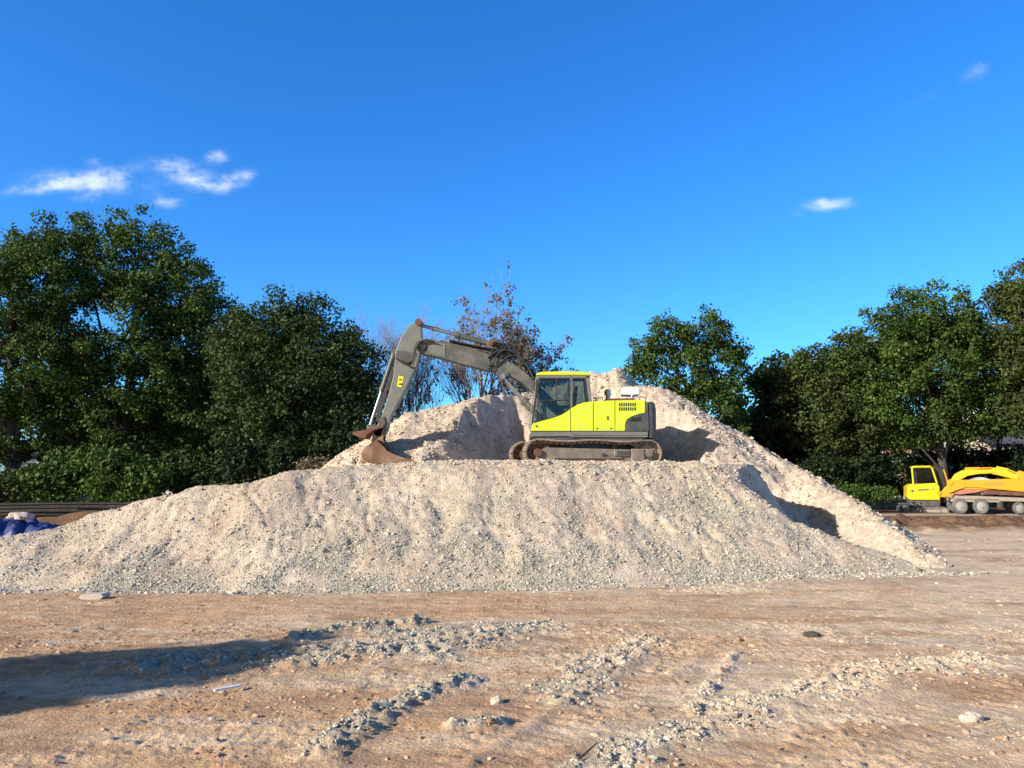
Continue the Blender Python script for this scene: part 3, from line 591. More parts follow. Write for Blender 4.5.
# counterweight (rounded back)
cw = []; pc_ = at(648.8, 402.3, YN); xb = pc_.x
zt, zb = at(0, 401.5, YN).z, at(0, 437.5, YN).z
out = [(xb, YN + .0)] + [(xb + .36 * math.sin(R(a)) ** .6 if a > 0 else xb, 25.3 - 1.29 * math.cos(R(a))) for a in range(8, 173, 8)] + [(xb, 26.6)]
levels = [(zb - .02, .72), (zb + .14, .98), (zt - .25, 1.0), (zt - .06, .9), (zt, .7)]
vs = []; fs = []
for z_, s_ in levels:
    for x_, y_ in out: vs.append((xb + .004 + (x_ - xb) * s_, y_, z_))
n_ = len(out)
for i in range(len(levels) - 1):
    for k in range(n_ - 1): fs.append((i * n_ + k, i * n_ + k + 1, (i + 1) * n_ + k + 1, (i + 1) * n_ + k))
    fs.append((i * n_ + n_ - 1, i * n_, (i + 1) * n_, (i + 1) * n_ + n_ - 1))
fs += [tuple(range(n_)), tuple(range((len(levels) - 1) * n_, len(levels) * n_))]
link_mesh('counterweight', vs, fs, M['dgrey'], EX, False, .02)
# exhaust, tank, white box, rails
px_ = at(608, 396, 24.9); q = MB(); q.tube([(px_.x, 24.9, px_.z - .25), (px_.x, 24.9, px_.z + .02)], .075, 16); q.tube([(px_.x, 24.9, px_.z + .02), (px_.x, 24.9, px_.z + .17)], .12, 18); q.tube([(px_.x, 24.9, px_.z + .17), (px_.x, 24.9, px_.z + .22)], .09, 16); q.build('exhaust_pipe', M['steel'], EX, True)
a = at(623.2, 395.5, 24.6); b = at(640, 386.6, 24.6); q = MB(); q.box(((a.x + b.x) / 2, 24.9, (a.z + b.z) / 2), (b.x - a.x, .62, b.z - a.z - .03)); q.build('precleaner_box', M['white'], EX, bevel=.035)
q = MB(); pz = at(632, 398, 24.6); q.tube([(pz.x, 24.55, pz.z - .08), (pz.x, 24.55, pz.z + .1)], .06, 12); q.build('filler_neck', M['steel'], EX, True)
for pts in ([(596, 401), (596, 397.5), (603, 397.5), (603, 401)], [(640, 400), (640.5, 396.5), (646, 397), (646.5, 401)]):
    q = MB(); q.tube([(P2(a_, b_)[0], YN + .12, P2(a_, b_)[1]) for a_, b_ in pts], .016, 8); q.build('handrail', M['dgrey'], EX, True)
# cab
Y0c, Y1c = YN, YN + 1.0
q = MB()
def post(pts, y, rad): q.tube([(P2(a_, b_)[0], y, P2(a_, b_)[1]) for a_, b_ in pts], rad, 8)
for y in (Y0c + .03, Y1c - .03):
    q.prism(poly([(537, 376), (539.2, 376), (533.6, 430), (530.6, 430)]), y - .03, y + .03)
    q.prism(poly([(570.3, 376), (572, 376), (572.2, 409), (570, 410)]), y - .03, y + .03)
    q.prism(poly([(585.6, 376), (589.6, 376), (591.8, 402), (588.4, 402.6)]), y - .03, y + .03)
    q.prism(poly([(538.8, 375.6), (590, 375.6), (590, 378), (538.6, 378)]), y - .03, y + .03)
for a_, b_ in ((538, 377), (532, 428), (535, 402)):
    p = P2(a_, b_); q.box((p[0], (Y0c + Y1c) / 2, p[1]), (.06, .94, .06))
q.build('cab_frame', M['lgrey'], EX, bevel=.01)
q = MB(); q.prism(poly([(536.3, 375.4), (537, 373), (541.5, 371.9), (562, 371.2), (584, 371.6), (588.5, 372.6), (591, 375.4)]), Y0c - .03, Y1c + .03); q.build('cab_roof', M['lime'], EX, bevel=.03)
gl = MB(); gl.prism(poly([(539.6, 378.2), (570, 378.2), (569.7, 409.2), (562, 413.8), (552, 417.4), (540, 420.8), (535.4, 422)]), Y0c + .012, Y0c + .02); gl.build('door_window', M['glass'], EX)
gl = MB(); gl.prism(poly([(572.2, 378.2), (585.6, 378.2), (588, 401.4), (579, 403.2), (573, 406.8)]), Y0c + .012, Y0c + .02); gl.build('rear_side_window', M['glass'], EX)
gl = MB(); gl.prism(poly([(539.6, 378.2), (585.6, 378.2), (589, 402), (589, 412), (552, 424), (535.2, 424)]), Y1c - .02, Y1c - .012); gl.build('far_side_window', M['glass'], EX)
gl = MB(); a_ = P2(537.6, 378); b_ = P2(532.6, 424); gl.add([(a_[0], Y0c + .07, a_[1]), (a_[0], Y1c - .07, a_[1]), (b_[0], Y1c - .07, b_[1]), (b_[0], Y0c + .07, b_[1]), (a_[0] - .01, Y0c + .07, a_[1]), (a_[0] - .01, Y1c - .07, a_[1]), (b_[0] - .01, Y1c - .07, b_[1]), (b_[0] - .01, Y0c + .07, b_[1])], [(0, 1, 2, 3), (7, 6, 5, 4), (0, 4, 5, 1), (1, 5, 6, 2), (2, 6, 7, 3), (3, 7, 4, 0)]); gl.build('windscreen', M['glass'], EX)
q = MB()  # door frame dark lines
for pts in ([(540.2, 378.6), (569.6, 378.6)], [(540.2, 378.6), (536.2, 421.5)], [(569.6, 378.6), (569.4, 409.4)], [(536.2, 421.5), (552, 417.6), (562, 414), (569.4, 409.4)], [(538.2, 401), (569.4, 400)], [(557, 378.6), (556, 400.4)], [(572.8, 378.6), (585, 378.6), (587.6, 401), (579, 403), (573, 406.4), (572.8, 378.6)]):
    q.tube([(P2(u, v)[0], Y0c + .004, P2(u, v)[1]) for u, v in pts], .02, 6)
q.build('door_frame', M['black'], EX, True)
q = MB(); q.prism(poly([(567.6, 404.6), (569, 404.6), (569, 407), (567.6, 407)]), Y0c - .03, Y0c - .015); q.build('door_handle', M['black'], EX)
q = MB(); s0 = at(566, 414, 24.5); q.box((s0.x, 24.5, s0.z), (.5, .5, .14)); q.box((s0.x + .26, 24.5, s0.z + .38), (.13, .48, .66), Matrix.Rotation(R(8), 3, 'Y')); q.box((s0.x + .33, 24.5, s0.z + .80), (.1, .3, .2)); q.box((s0.x, 24.5, s0.z - .2), (.35, .35, .3)); q.build('operator_seat', M['seat'], EX, bevel=.04)
q = MB(); q.box((s0.x - .1, 24.25, s0.z + .2), (.5, .12, .1)); q.tube([(s0.x - .3, 24.25, s0.z + .2), (s0.x - .33, 24.25, s0.z + .42)], .02, 8); q.build('armrest', M['black'], EX, bevel=.01); q = MB(); q.tube([(s0.x - .62, 24.6, s0.z - .3), (s0.x - .68, 24.6, s0.z + .35)], .025, 8); q.box((s0.x - .72, 24.85, s0.z + .3), (.06, .2, .3)); q.build('control_levers', M['black'], EX, bevel=.01)
q = MB(); q.box((s0.x + .16, 24.42, s0.z + .45), (.10, .36, .42), Matrix.Rotation(R(8), 3, 'Y')); q.build('seat_cover', M['amber'], EX, bevel=.04)
q = MB(); p = at(560, 431, 24.5); q.box((p.x, 24.5, p.z + .03), (1.75, .9, .05)); q.build('cab_floor', M['black'], EX)
# mirror and grab rail ahead of the cab
q = MB(); q.tube([(P2(536, 379)[0], Y0c - .02, P2(536, 379)[1]), (P2(533.5, 392)[0], Y0c - .06, P2(533.5, 392)[1]), (P2(529, 428)[0], Y0c - .04, P2(529, 428)[1])], .018, 8); q.build('grab_rail', M['lgrey'], EX, True)
q = MB(); p = P2(533, 385); q.box((p[0] - .05, Y0c - .12, p[1]), (.05, .18, .3)); q.build('mirror', M['dgrey'], EX, bevel=.015)
q = MB(); p = P2(545, 370.6); q.box((p[0], 24.2, p[1] + .03), (.12, .16, .1)); q.build('work_lamp', M['dgrey'], EX, bevel=.01); q = MB(); p = P2(580, 370); q.tube([(p[0], 24.6, p[1]), (p[0], 24.6, p[1] + .05)], .07, 14); q.build('beacon_base', M['dgrey'], EX, bevel=.01)
# right-hand front box (beyond boom)
q = MB(); q.prism(poly([(533, 431.3), (533, 417), (560, 413), (575, 406), (592.5, 406), (592.5, 431.3)]), 25.72, 26.5); q.build('tool_box', M['dgrey'], EX, bevel=.03)
# ---- boom
bw = .26
def BP(px, py): return P2(px, py, YC)
boom_poly = [(570, 425), (552, 411), (536, 396.5), (522, 383.5), (510, 376.5), (501, 373.5), (494, 371.5), (487, 371.3), (478, 369), (460, 364.2), (440, 358.6), (424, 355), (418.5, 352), (416.6, 347), (418.6, 342), (423, 340), (430, 340), (445, 343.4), (460, 347), (475, 350.6), (487, 354.5), (497, 359), (508, 362), (519, 368), (530, 377.6), (545, 392), (562, 409), (575, 421)]
q = MB(); q.prism([BP(a_, b_) for a_, b_ in boom_poly], YC - bw, YC + bw); boom = q.build('boom', M['grey'], EX, bevel=.02)
q = MB()
for pts in ([(430, 346.5), (452, 351.5), (482, 360)],): q.prism([BP(a_, b_) for a_, b_ in [(426, 341.5), (446, 345.6), (446, 358.4), (430, 354.6)]], YC - bw - .014, YC - bw - .002)
q.build('boom_plate', M['lgrey'], boom, bevel=.004)
for (u, v, r_) in ((421.5, 346.5, .17), (488, 366, .12), (503, 378, .11), (492, 343.5, .1)):
    q = MB(); p = BP(u, v); q.cylY(p[0], p[1], YC - bw - .07, YC + bw + .07, r_, 20); q.cylY(p[0], p[1], YC - bw - .1, YC + bw + .1, r_ * .5, 14); q.build('pivot_pin', M['rustd'] if v > 370 or v < 345 else M['dgrey'], boom, True)
q = MB(); q.prism([BP(a_, b_) for a_, b_ in [(484, 357), (488.5, 341), (495, 341), (506, 352), (509, 362.5), (497, 359.6)]], YC - .10, YC - .06); q.prism([BP(a_, b_) for a_, b_ in [(484, 357), (488.5, 341), (495, 341), (506, 352), (509, 362.5), (497, 359.6)]], YC + .06, YC + .10)
q.prism([BP(a_, b_) for a_, b_ in [(495, 371), (500, 369), (509, 374), (507, 382), (500, 382)]], YC - bw - .04, YC - bw + .001); q.build('cylinder_bracket', M['grey'], boom, bevel=.008)
def ram(name, a, b, y, rb, rr, split, parent=EX, flip=False):
    A = Vector((BP(*a)[0], y, BP(*a)[1])); B = Vector((BP(*b)[0], y, BP(*b)[1])); d = (B - A); mid = A + d * split
    q = MB(); q.tube([A, mid], rb, 16); q.tube([mid - d.normalized() * .1, mid + d.normalized() * .04], rb * 1.22, 16); q.tube([A - d.normalized() * .06, A + d.normalized() * .14], rb * 1.15, 16); q.cylY(A.x, A.z, y - rb * 1.3, y + rb * 1.3, rb * 1.2, 14)
    o = q.build(name, M['grey'], parent, True)
    q = MB(); q.tube([mid + d.normalized() * .03, B], rr, 14); q.cylY(B.x, B.z, y - rb * 1.1, y + rb * 1.1, rb * 1.05, 14); q.build('piston_rod', M['steel'], o, True); return o
ram('boom_cylinder', (545, 424), (503, 378), YC - bw - .13, .085, .05, .50)
ram('boom_cylinder', (545, 424), (503, 378), YC + bw + .13, .085, .05, .50)
ram('arm_cylinder', (496, 345.5), (420, 325), YC, .095, .058, .52)
# hydraulic hoses
rs = random.Random(3)
q = MB()
for k in range(7):
    y = YC - .22 + k * .075; o1 = rs.uniform(-1, 1)
    pts = [(545, 388), (530, 369 + o1), (519, 358 + o1), (508, 351 + 2 * o1), (497, 352 + o1 * 2), (486, 350 + o1), (470, 346.5 + o1), (450, 341.5 + o1 * .6)]
    q.tube(bez([(BP(a_, b_)[0], y, BP(a_, b_)[1]) for a_, b_ in pts], 16), .022, 6)
for k in range(5):
    y = YC - .26 + k * .1; o1 = rs.uniform(-2, 2)
    q.tube(bez([(BP(a_, b_)[0], y, BP(a_, b_)[1]) for a_, b_ in [(506, 352), (503, 335 + o1), (486 + o1, 342), (484, 372 + o1), (494, 374), (500, 362)]], 14), .02, 6)
    q.tube(bez([(BP(a_, b_)[0], y - .06, BP(a_, b_)[1]) for a_, b_ in [(524, 366), (512, 342 + o1), (500, 346 + o1), (488 + o1, 362), (496, 372)]], 14), .02, 6)
q.build('hydraulic_hose', M['black'], boom, True)
q = MB()
for k in range(6):
    o1 = rs.uniform(-2, 2); y = YC - .3 + k * .1
    q.tube(bez([(BP(a_, b_)[0], y, BP(a_, b_)[1]) for a_, b_ in [(533, 380), (528, 362 + o1), (518 + o1, 352), (506, 346 + o1), (496 + o1, 350), (488, 358 + o1)]], 14), .036, 6)
    q.tube(bez([(BP(a_, b_)[0], y, BP(a_, b_)[1]) for a_, b_ in [(520, 370), (522 + o1, 354 + o1), (510, 350), (504 + o1, 362), (496, 366 + o1)]], 14), .024, 6)
q.build('hydraulic_hose', M['black'], boom, True)
for (u, v, a_, b_, c_) in ((508, 355, .5, .3, .16), (519, 361, .34, .4, .2), (498, 351, .3, .36, .2)):
    q = MB(); q.box((BP(u, v)[0], YC, BP(u, v)[1]), (a_, b_, c_), Matrix.Rotation(R(28), 3, 'Y')); q.build('valve_block', M['dgrey'], boom, bevel=.02)
q = MB()
for k in range(3):
    y = YC - .2 + k * .06; q.tube([(BP(a_, b_)[0], y, BP(a_, b_)[1]) for a_, b_ in [(486, 352.5), (470, 349), (452, 344.6), (441, 341.4)]], .018, 6)
q.build('steel_pipe', M['rust'], boom, True)
# hose loop at the knuckle
q = MB()
for k in range(4):
    y = YC - bw - .04 + k * .02; e = k * 1.2
    q.tube(bez([(BP(a_, b_)[0], y - .1 * math.sin(1.5), BP(a_, b_)[1]) for a_, b_ in [(436, 344), (416 - e, 336), (414 - e, 350), (421, 372 + e), (409, 366 + e), (398, 360)]], 18), .022, 6)
q.build('hydraulic_hose', M['black'], boom, True)
# ---- arm (stick)
sw = .19
stick_poly = [(418, 322), (421.5, 323.5), (422.5, 340), (421.5, 352), (416.5, 368), (409, 384), (399, 403), (391, 418), (388, 431), (383, 438), (376, 438), (376, 430), (382, 418), (388, 400), (394, 378), (396.5, 352), (402, 338), (409.5, 327)]
q = MB(); q.prism([BP(a_, b_) for a_, b_ in stick_poly], YC - sw, YC + sw); arm = q.build('arm', M['lgrey'], EX, bevel=.018)
q = MB(); q.prism([BP(a_, b_) for a_, b_ in [(398, 351), (418, 354), (414, 366), (396, 360)]], YC - sw - .012, YC - sw - .001); q.build('arm_collar', M['dgrey'], arm, bevel=.003)
q = MB(); q.prism([BP(a_, b_) for a_, b_ in [(399.6, 376.5), (404.6, 377.5), (402.2, 388), (397.6, 387)]], YC - sw - .01, YC - sw - .002); dc = q.build('decal', M['decal'], arm)
for k in range(2): q = MB(); q.prism([BP(a_, b_ + k * 4.4) for a_, b_ in [(400.2, 379.3), (403, 379.8), (402.4, 381.6), (399.7, 381.1)]], YC - sw - .014, YC - sw - .0102); q.build('decal_mark', M['dgrey'], dc)
p = BP(419.5, 323.5); q = MB(); q.cylY(p[0], p[1], YC - sw - .1, YC + sw + .1, .12, 18); q.build('pivot_pin', M['rustd'], arm, True)
ram('bucket_cylinder', (394.5, 352), (369.5, 427), YC, .08, .05, .52)
q = MB()
for k in range(4):
    y = YC - sw + .02 + k * .07; e = k * .8
    q.tube([(BP(a_ + e, b_)[0], y, BP(a_ + e, b_)[1]) for a_, b_ in [(397, 360), (390.5, 378), (384.5, 394), (379, 410), (377, 422)]], .022, 6)
q.build('hydraulic_hose', M['black'], arm, True)
# link and bucket
for y in (YC - sw - .05, YC + sw + .02):
    q = MB(); q.prism([BP(a_, b_) for a_, b_ in [(367.8, 425.5), (371, 425.5), (377.5, 432), (381.5, 418), (385, 417), (386.6, 423), (382, 436), (378, 437)]], y, y + .035)
    q.build('bucket_link', M['grey'], EX, bevel=.006)
q = MB(); q.prism([BP(a_, b_) for a_, b_ in [(354.5, 434), (357, 432.2), (367, 430.6), (375, 427), (385, 425.6), (386, 428), (377, 430.4), (370, 435), (367.5, 439.5), (361, 438)]], YC - .42, YC + .42); q.build('quick_hitch', M['rustd'], EX, bevel=.015)
bk = [(381, 441), (374, 445), (369, 449.5), (366, 454), (367, 459.6), (373, 462.6), (384, 464), (396, 464.6), (410, 464.6), (425, 463.4)]
YB = YC; bwid = .72
q = MB(); q.strip([BP(a_, b_) for a_, b_ in bk], .045, YB - bwid, YB + bwid); bkt = q.build('bucket', M['rust'], EX, True)
side = [(381, 442), (372, 447.5), (366.4, 454), (368, 459.6), (376, 463), (396, 464.4), (424, 463), (411, 459), (400, 456), (391, 451.5), (386, 446)]
for y in (YB - bwid - .02, YB + bwid): q = MB(); q.prism([BP(a_, b_) for a_, b_ in side], y, y + .03); q.build('side_plate', M['rust'], bkt, bevel=.006)
q = MB()
for y in (YB - .24, YB + .2): q.prism([BP(a_, b_) for a_, b_ in [(376, 425), (385.5, 427), (384.5, 440), (390, 450), (380, 453), (370.5, 452), (373, 440)]], y, y + .045)
q.build('bucket_ear', M['rust'], bkt, bevel=.01)
q = MB(); q.strip([BP(a_, b_) for a_, b_ in [(409, 464.8), (428, 462.6)]], .06, YB - bwid - .02, YB + bwid + .02); q.build('cutting_edge', M['steel'], bkt, bevel=.008)
# clods spilled against the bucket
x = rng.uniform(-5.6, -2.6, 500); y = rng.uniform(24.0, 26.8, 500); P = np.stack([x, y, h_front(x, y) + .02], -1)
stones('rubble', P, rng.gamma(2.4, .02, 500) + .015, M['stoneb'], 'coarser lumps around the rusty bucket')

# ------------------------------------------------------------------ yellow mini excavator and orange trailer at the right
YM = 41.0
MX = thing('mini_excavator', 'small bright yellow mini excavator parked in front of the trees at the right', 'mini excavator', (at(925, 512, YM + .8).x, YM + .8, 0))
def pm(pts, Y=YM): return [P2(a_, b_, Y) for a_, b_ in pts]
for yk in (YM - .05, YM + 1.35):
    q = MB(); q.prism(pm([(905, 515.5), (902.6, 512.5), (903, 508.8), (907, 507), (944, 506.6), (948.5, 508.6), (949, 512.5), (946, 515.5)]), yk, yk + .35)
    for k in range(22): pz = P2(905 + k * 2, 515.6, YM); q.box((pz[0], yk + .175, pz[1]), (.04, .36, .03)); pz = P2(906 + k * 1.8, 506.8, YM); q.box((pz[0], yk + .175, pz[1]), (.04, .36, .03))
    tb = q.build('track_belt', M['tyre'], MX, bevel=.03)
    for k, (u, r_) in enumerate(((907, .17), (944, .17))):
        q = MB(); pz = P2(u, 511.2, YM); q.cylY(pz[0], pz[1], yk - .03, yk, r_, 18); q.build('idler_wheel', M['chassis'], tb, True)
q = MB(); q.prism(pm([(912, 509.5), (940, 509.5), (940, 513), (912, 513)]), YM - .075, YM - .052); q.build('track_frame', M['chassis'], MX)
q = MB(); q.prism(pm([(899.8, 507.5), (902, 506), (903.5, 508), (903.5, 516), (900.5, 517)]), YM - .2, YM + 1.8); q.box((P2(905, 511)[0] * YM / YN, YM + .8, .4), (.5, .1, .1)); q.build('dozer_blade', M['dgrey'], MX, bevel=.01)
q = MB(); q.prism(pm([(910, 506.4), (910, 500), (940.5, 500), (940.5, 506.4)]), YM + .1, YM + 1.55); q.build('deck', M['dgrey'], MX, bevel=.03)
q = MB(); q.prism(pm([(907.2, 497), (907.2, 487), (911.5, 484.2), (936, 482.8), (939.4, 486), (940, 500), (912, 500.2), (908.8, 499.6)]), YM, YM + 1.6); body = q.build('body', M['yellow'], MX, bevel=.05)
q = MB(); q.cylY(*P2(912.5, 491, YM), YM - .012, YM - .001, .07, 14); q.prism(pm([(918, 489.5), (929, 488.9), (929, 490.2), (918, 490.8)]), YM - .01, YM - .001); q.cylY(*P2(933, 489, YM), YM - .012, YM - .001, .04, 10); q.build('decal', M['dgrey'], body)
q = MB()
for y in (YM + .03,):
    q.tube([(P2(a_, b_, YM)[0], y, P2(a_, b_, YM)[1]) for a_, b_ in [(913.6, 484.4), (912.2, 468.2), (914, 466.8), (930.2, 466.6), (932, 468.2), (937, 483.6)]], .055, 8)
q.prism(pm([(912.5, 466.2), (931, 466), (931.6, 467.6), (912, 467.8)]), YM, YM + 1.0); q.build('cab_frame', M['yellow'], MX, bevel=.01)
q = MB(); q.prism(pm([(914.4, 484), (913.4, 468.6), (930.6, 468.4), (935.8, 483.4)]), YM + .03, YM + .045); q.build('window', M['glass'], MX)
q = MB(); q.prism(pm([(914.4, 484), (913.4, 468.6), (930.6, 468.4), (935.8, 483.4)]), YM + .9, YM + .96); q.build('cab_back_panel', M['seat'], MX)
q = MB(); q.box((P2(924, 482, YM)[0], YM + .5, P2(924, 482, YM)[1]), (.45, .45, .12)); q.box((P2(919.5, 477, YM)[0], YM + .5, P2(919.5, 477, YM)[1]), (.12, .45, .6)); q.build('operator_seat', M['seat'], MX, bevel=.03)
q = MB(); q.prism(pm([(934, 466.8), (943.6, 467.4), (947, 490), (946, 503), (941, 503), (938, 484)]), YM + .35, YM + 1.25); q.build('front_cowl', M['black'], MX, bevel=.03)
q = MB(); q.tube([(P2(a_, b_, YM)[0], YM + .2, P2(a_, b_, YM)[1]) for a_, b_ in [(943.8, 469.5), (946.5, 478), (950.2, 490)]], .035, 8); q.tube([(P2(a_, b_, YM)[0], YM + .6, P2(a_, b_, YM)[1]) for a_, b_ in [(943.8, 469.5), (946.5, 478), (950.2, 490)]], .035, 8); q.build('cab_guard', M['orange'], MX, True)
bp = [(948.5, 497), (949, 487), (951.5, 480.6), (956, 474.2), (962, 470.8), (967, 469.4), (981, 469.6), (990, 469.4), (993.5, 468.4), (995.5, 472), (989, 473.4), (978, 474), (968, 475.8), (961.5, 479.6), (956, 485.6), (954, 496)]
q = MB(); q.prism(pm(bp), YM + .5, YM + .78); q.build('boom', M['amberp'], MX, bevel=.02)
q = MB(); q.prism(pm([(990.5, 470), (993, 467.6), (996, 468), (1007, 471), (1018, 476), (1017, 479), (1009, 478), (996, 474.8), (991, 473.8)]), YM + .53, YM + .75); q.build('arm', M['amberp'], MX, bevel=.015)
q = MB(); q.tube([(P2(a_, b_, YM)[0], YM + .64, P2(a_, b_, YM)[1]) for a_, b_ in [(966, 468.6), (980, 468.2)]], .06, 10); q.tube([(P2(a_, b_, YM)[0], YM + .64, P2(a_, b_, YM)[1]) for a_, b_ in [(980, 468.2), (992, 467.9)]], .035, 10); q.build('arm_cylinder', M['orange'], MX, True)
q = MB(); q.tube([(P2(a_, b_, YM)[0], YM + .64, P2(a_, b_, YM)[1]) for a_, b_ in [(996, 467.2), (1007, 469.6)]], .06, 10); q.tube([(P2(a_, b_, YM)[0], YM + .64, P2(a_, b_, YM)[1]) for a_, b_ in [(1007, 469.6), (1016, 473.4)]], .03, 10); q.build('bucket_cylinder', M['yellow'], MX, True)
q = MB(); q.prism(pm([(1014.5, 473), (1017.5, 470.6), (1021, 472), (1023.5, 477), (1019, 479.6), (1014.6, 478)]), YM + .45, YM + .85); q.build('bucket_link', M['orange'], MX, bevel=.02)
q = MB(); q.strip(pm([(1021, 474), (1027, 474.5), (1032, 480), (1031, 488), (1024, 491)]), .05, YM + .3, YM + 1.0); q.prism(pm([(1021, 474), (1027, 474.5), (1032, 480), (1031, 488), (1024, 491)]), YM + .28, YM + .3); q.build('bucket', M['rustd'], MX, True)
# orange trailer
YT = 39.6
TR = thing('tipper_trailer', 'long orange tipping trailer on dusty tandem wheels beside the yellow mini excavator', 'trailer', (at(990, 512, YT).x, YT + 1, 0))
q = MB()
wedge = [(951, 497), (951.6, 492), (955, 487.5), (962, 482.8), (975, 480.2), (1000, 479.8), (1030, 478.6), (1075, 478), (1075, 493), (1024, 490.6), (1000, 488.4), (985, 487), (976, 486.8), (966, 490.4), (960, 493), (957.5, 497)]
q.prism(pm(wedge, YT), YT, YT + .06); q.prism(pm(wedge, YT), YT + 1.9, YT + 1.96); q.prism(pm([(962, 486), (1075, 486), (1075, 489), (962, 489)], YT), YT + .065, YT + 1.895)
tb = q.build('trailer_body', M['orange'], TR, bevel=.015)
q = MB(); q.prism(pm([(958, 480.4), (962, 478.4), (963.6, 483), (959.5, 486)], YT), YT - .04, YT + .05); q.cylY(*P2(973, 482.8, YT), YT - .03, YT - .001, .06, 12); q.cylY(*P2(949.6, 492.8, YT), YT - .05, YT + .1, .1, 14); q.build('hinge_bracket', M['orange'], tb, bevel=.01)
q = MB()
rs = random.Random(5)
for k in range(8):
    u = 994 + k * 2.3; q.prism(pm([(u, 482.2), (u + .5, 482.2), (u + .5, 485.4), (u, 485.4)], YT), YT - .012, YT - .001); v = 482.2 if k % 3 else 484.9; q.prism(pm([(u + .55, v), (u + 1.6, v), (u + 1.6, v + .5), (u + .55, v + .5)], YT), YT - .012, YT - .001)
q.build('lettering', M['red'], tb)
q = MB(); q.prism(pm([(959, 493.6), (966, 490.8), (976, 487.2), (985, 487.4), (996, 489.4), (985, 492.4), (970, 494.2)], YT), YT + .1, YT + .5); q.build('red_panel', M['red'], TR)
q = MB(); q.prism(pm([(996, 489.6), (1024, 491.2), (1075, 493.6), (1075, 496), (1024, 494.6), (988, 493.4)], YT), YT + .02, YT + 1.9); q.build('lower_rail', M['rustd'], TR)
q = MB(); q.prism(pm([(966, 495.4), (1075, 496.4), (1075, 501.5), (1012, 500.5), (964, 500)], YT), YT + .25, YT + 1.7); q.box((at(985, 499, YT).x, YT + .9, at(985, 500, YT).z), (2.4, 1.3, .18)); q.build('chassis', M['chassis'], TR, bevel=.02)
for (u, v) in ((970.5, 506), (990.5, 505.8), (1026, 507)):
    for yk in (YT, YT + 1.6):
        c = P2(u, v, YT); r_ = .40 if u < 1000 else .3
        q = MB(); q.tube([(c[0], yk + a_, c[1]) for a_ in (0, .04, .10, .26, .32, .36)], [r_ * .84, r_ * .96, r_, r_, r_ * .96, r_ * .84], 30); ty = q.build('wheel', M['tyre'], TR, True)
        if yk == YT:
            q = MB(); q.tube([(c[0], yk - .02, c[1]), (c[0], yk - .001, c[1])], [r_ * .5, r_ * .58], 24); q.cylY(c[0], c[1], yk - .07, yk - .02, r_ * .2, 14); q.build('hub', M['hub'], ty, True)
# sand load
q = MB(); q.prism(pm([(976, 482), (984, 480), (993, 476.8), (1000, 479), (1012, 480), (1070, 480), (1070, 486), (976, 486)], YT), YT + .3, YT + 1.7)
ld = q.build('sand_load', M['palestone'], bevel=.12, loc=(at(993, 480, YT).x, YT + 1, 0)); tag(ld, 'low heap of pale sand lying in the orange trailer', 'sand')

PV = Vector((at(925, 512, YM).x, YM, 0)); RT = Matrix.Rotation(R(-21), 3, 'Z')
for o_ in (MX, TR, ld):
    v_ = o_.location - PV; v_.x *= .90; o_.location = PV + RT @ v_; o_.rotation_euler = (0, 0, R(-21)); o_.scale = (.90, 1, 1)
# ------------------------------------------------------------------ left: pipes, blue tarpaulin
g0 = at(-40, 509, 25.2); g1 = at(120, 506.5, 26.4)
PIPE = 'black pipes on the earth bank'
plab = ['topmost black plastic pipe with a pale sheen lying on the brown earth bank', 'second black pipe lying just under the shiny topmost pipe', 'lower black plastic pipe of the row on the earth bank', 'lowest black plastic pipe at the front of the row above the blue tarpaulin']
for k in range(4):
    m_ = MB(); dz = .12 - .11 * k; dy = -.10 * k; pts = [g0 + Vector((-2, dy, dz - .05)), g0 + Vector((0, dy, dz)), g0.lerp(g1, .5) + Vector((0, dy, dz + .03)), g1 + Vector((k * -.5, dy, dz + .0 - .03 * k)), g1 + Vector((1.0 - k * .5, dy, dz - .06))]
    tag(m_.build('pipe', M['black'], None, True, loc=g0) if False else (lambda mm: mm.build('pipe', M['black'], None, True, 0, g0))(MB().tube(bez(pts, 16), .055, 12)), plab[k], 'pipe', PIPE)
cx = at(8, 528, 21).x; tp = MB(); nx = 60; ny = 34; vs = []; fs = []
for j in range(ny):
    for i in range(nx):
        u = i / (nx - 1); v = j / (ny - 1); e = min(1, min(u, 1 - u, v, 1 - v) * 6)
        zz = .10 + .80 * e ** .3 + .3 * float(fbm(np.array([u * 3.6]), np.array([v * 1.8]), .5, 4, .6)[0]) - .5 * max(0, u - .6)
        vs.append((cx - 2.0 + 3.6 * u, 20.2 + 1.8 * v, max(.01, zz * (1 - .2 * v))))
for j in range(ny - 1):
    for i in range(nx - 1): k = j * nx + i; fs.append((k, k + 1, k + nx + 1, k + nx))
b_ = len(vs); vs += [(cx - 2.0 + 3.6 * u, 20.2 + 1.8 * v, -.05) for u, v in ((0, 0), (1, 0), (1, 1), (0, 1))]; fs.append((b_, b_ + 3, b_ + 2, b_ + 1))
tarp = link_mesh('tarpaulin', vs, fs, M['blue'], None, True, 0, (cx, 21, 0)); tag(tarp, 'crumpled blue tarpaulin over stacked goods at the left edge behind the gravel bank', 'tarpaulin')
c_ = at(21, 524, 20.9); bm = bmesh.new(); bmesh.ops.create_icosphere(bm, subdivisions=4, radius=1)
for v in bm.verts:
    n_ = float(fbm(np.array([v.co.x * 1.3]), np.array([v.co.y * 1.3 + v.co.z]), 1., 3)[0]); v.co = Vector((v.co.x * .34, v.co.y * .25, max(v.co.z, -.5) * .13)) * (1 + .5 * n_)
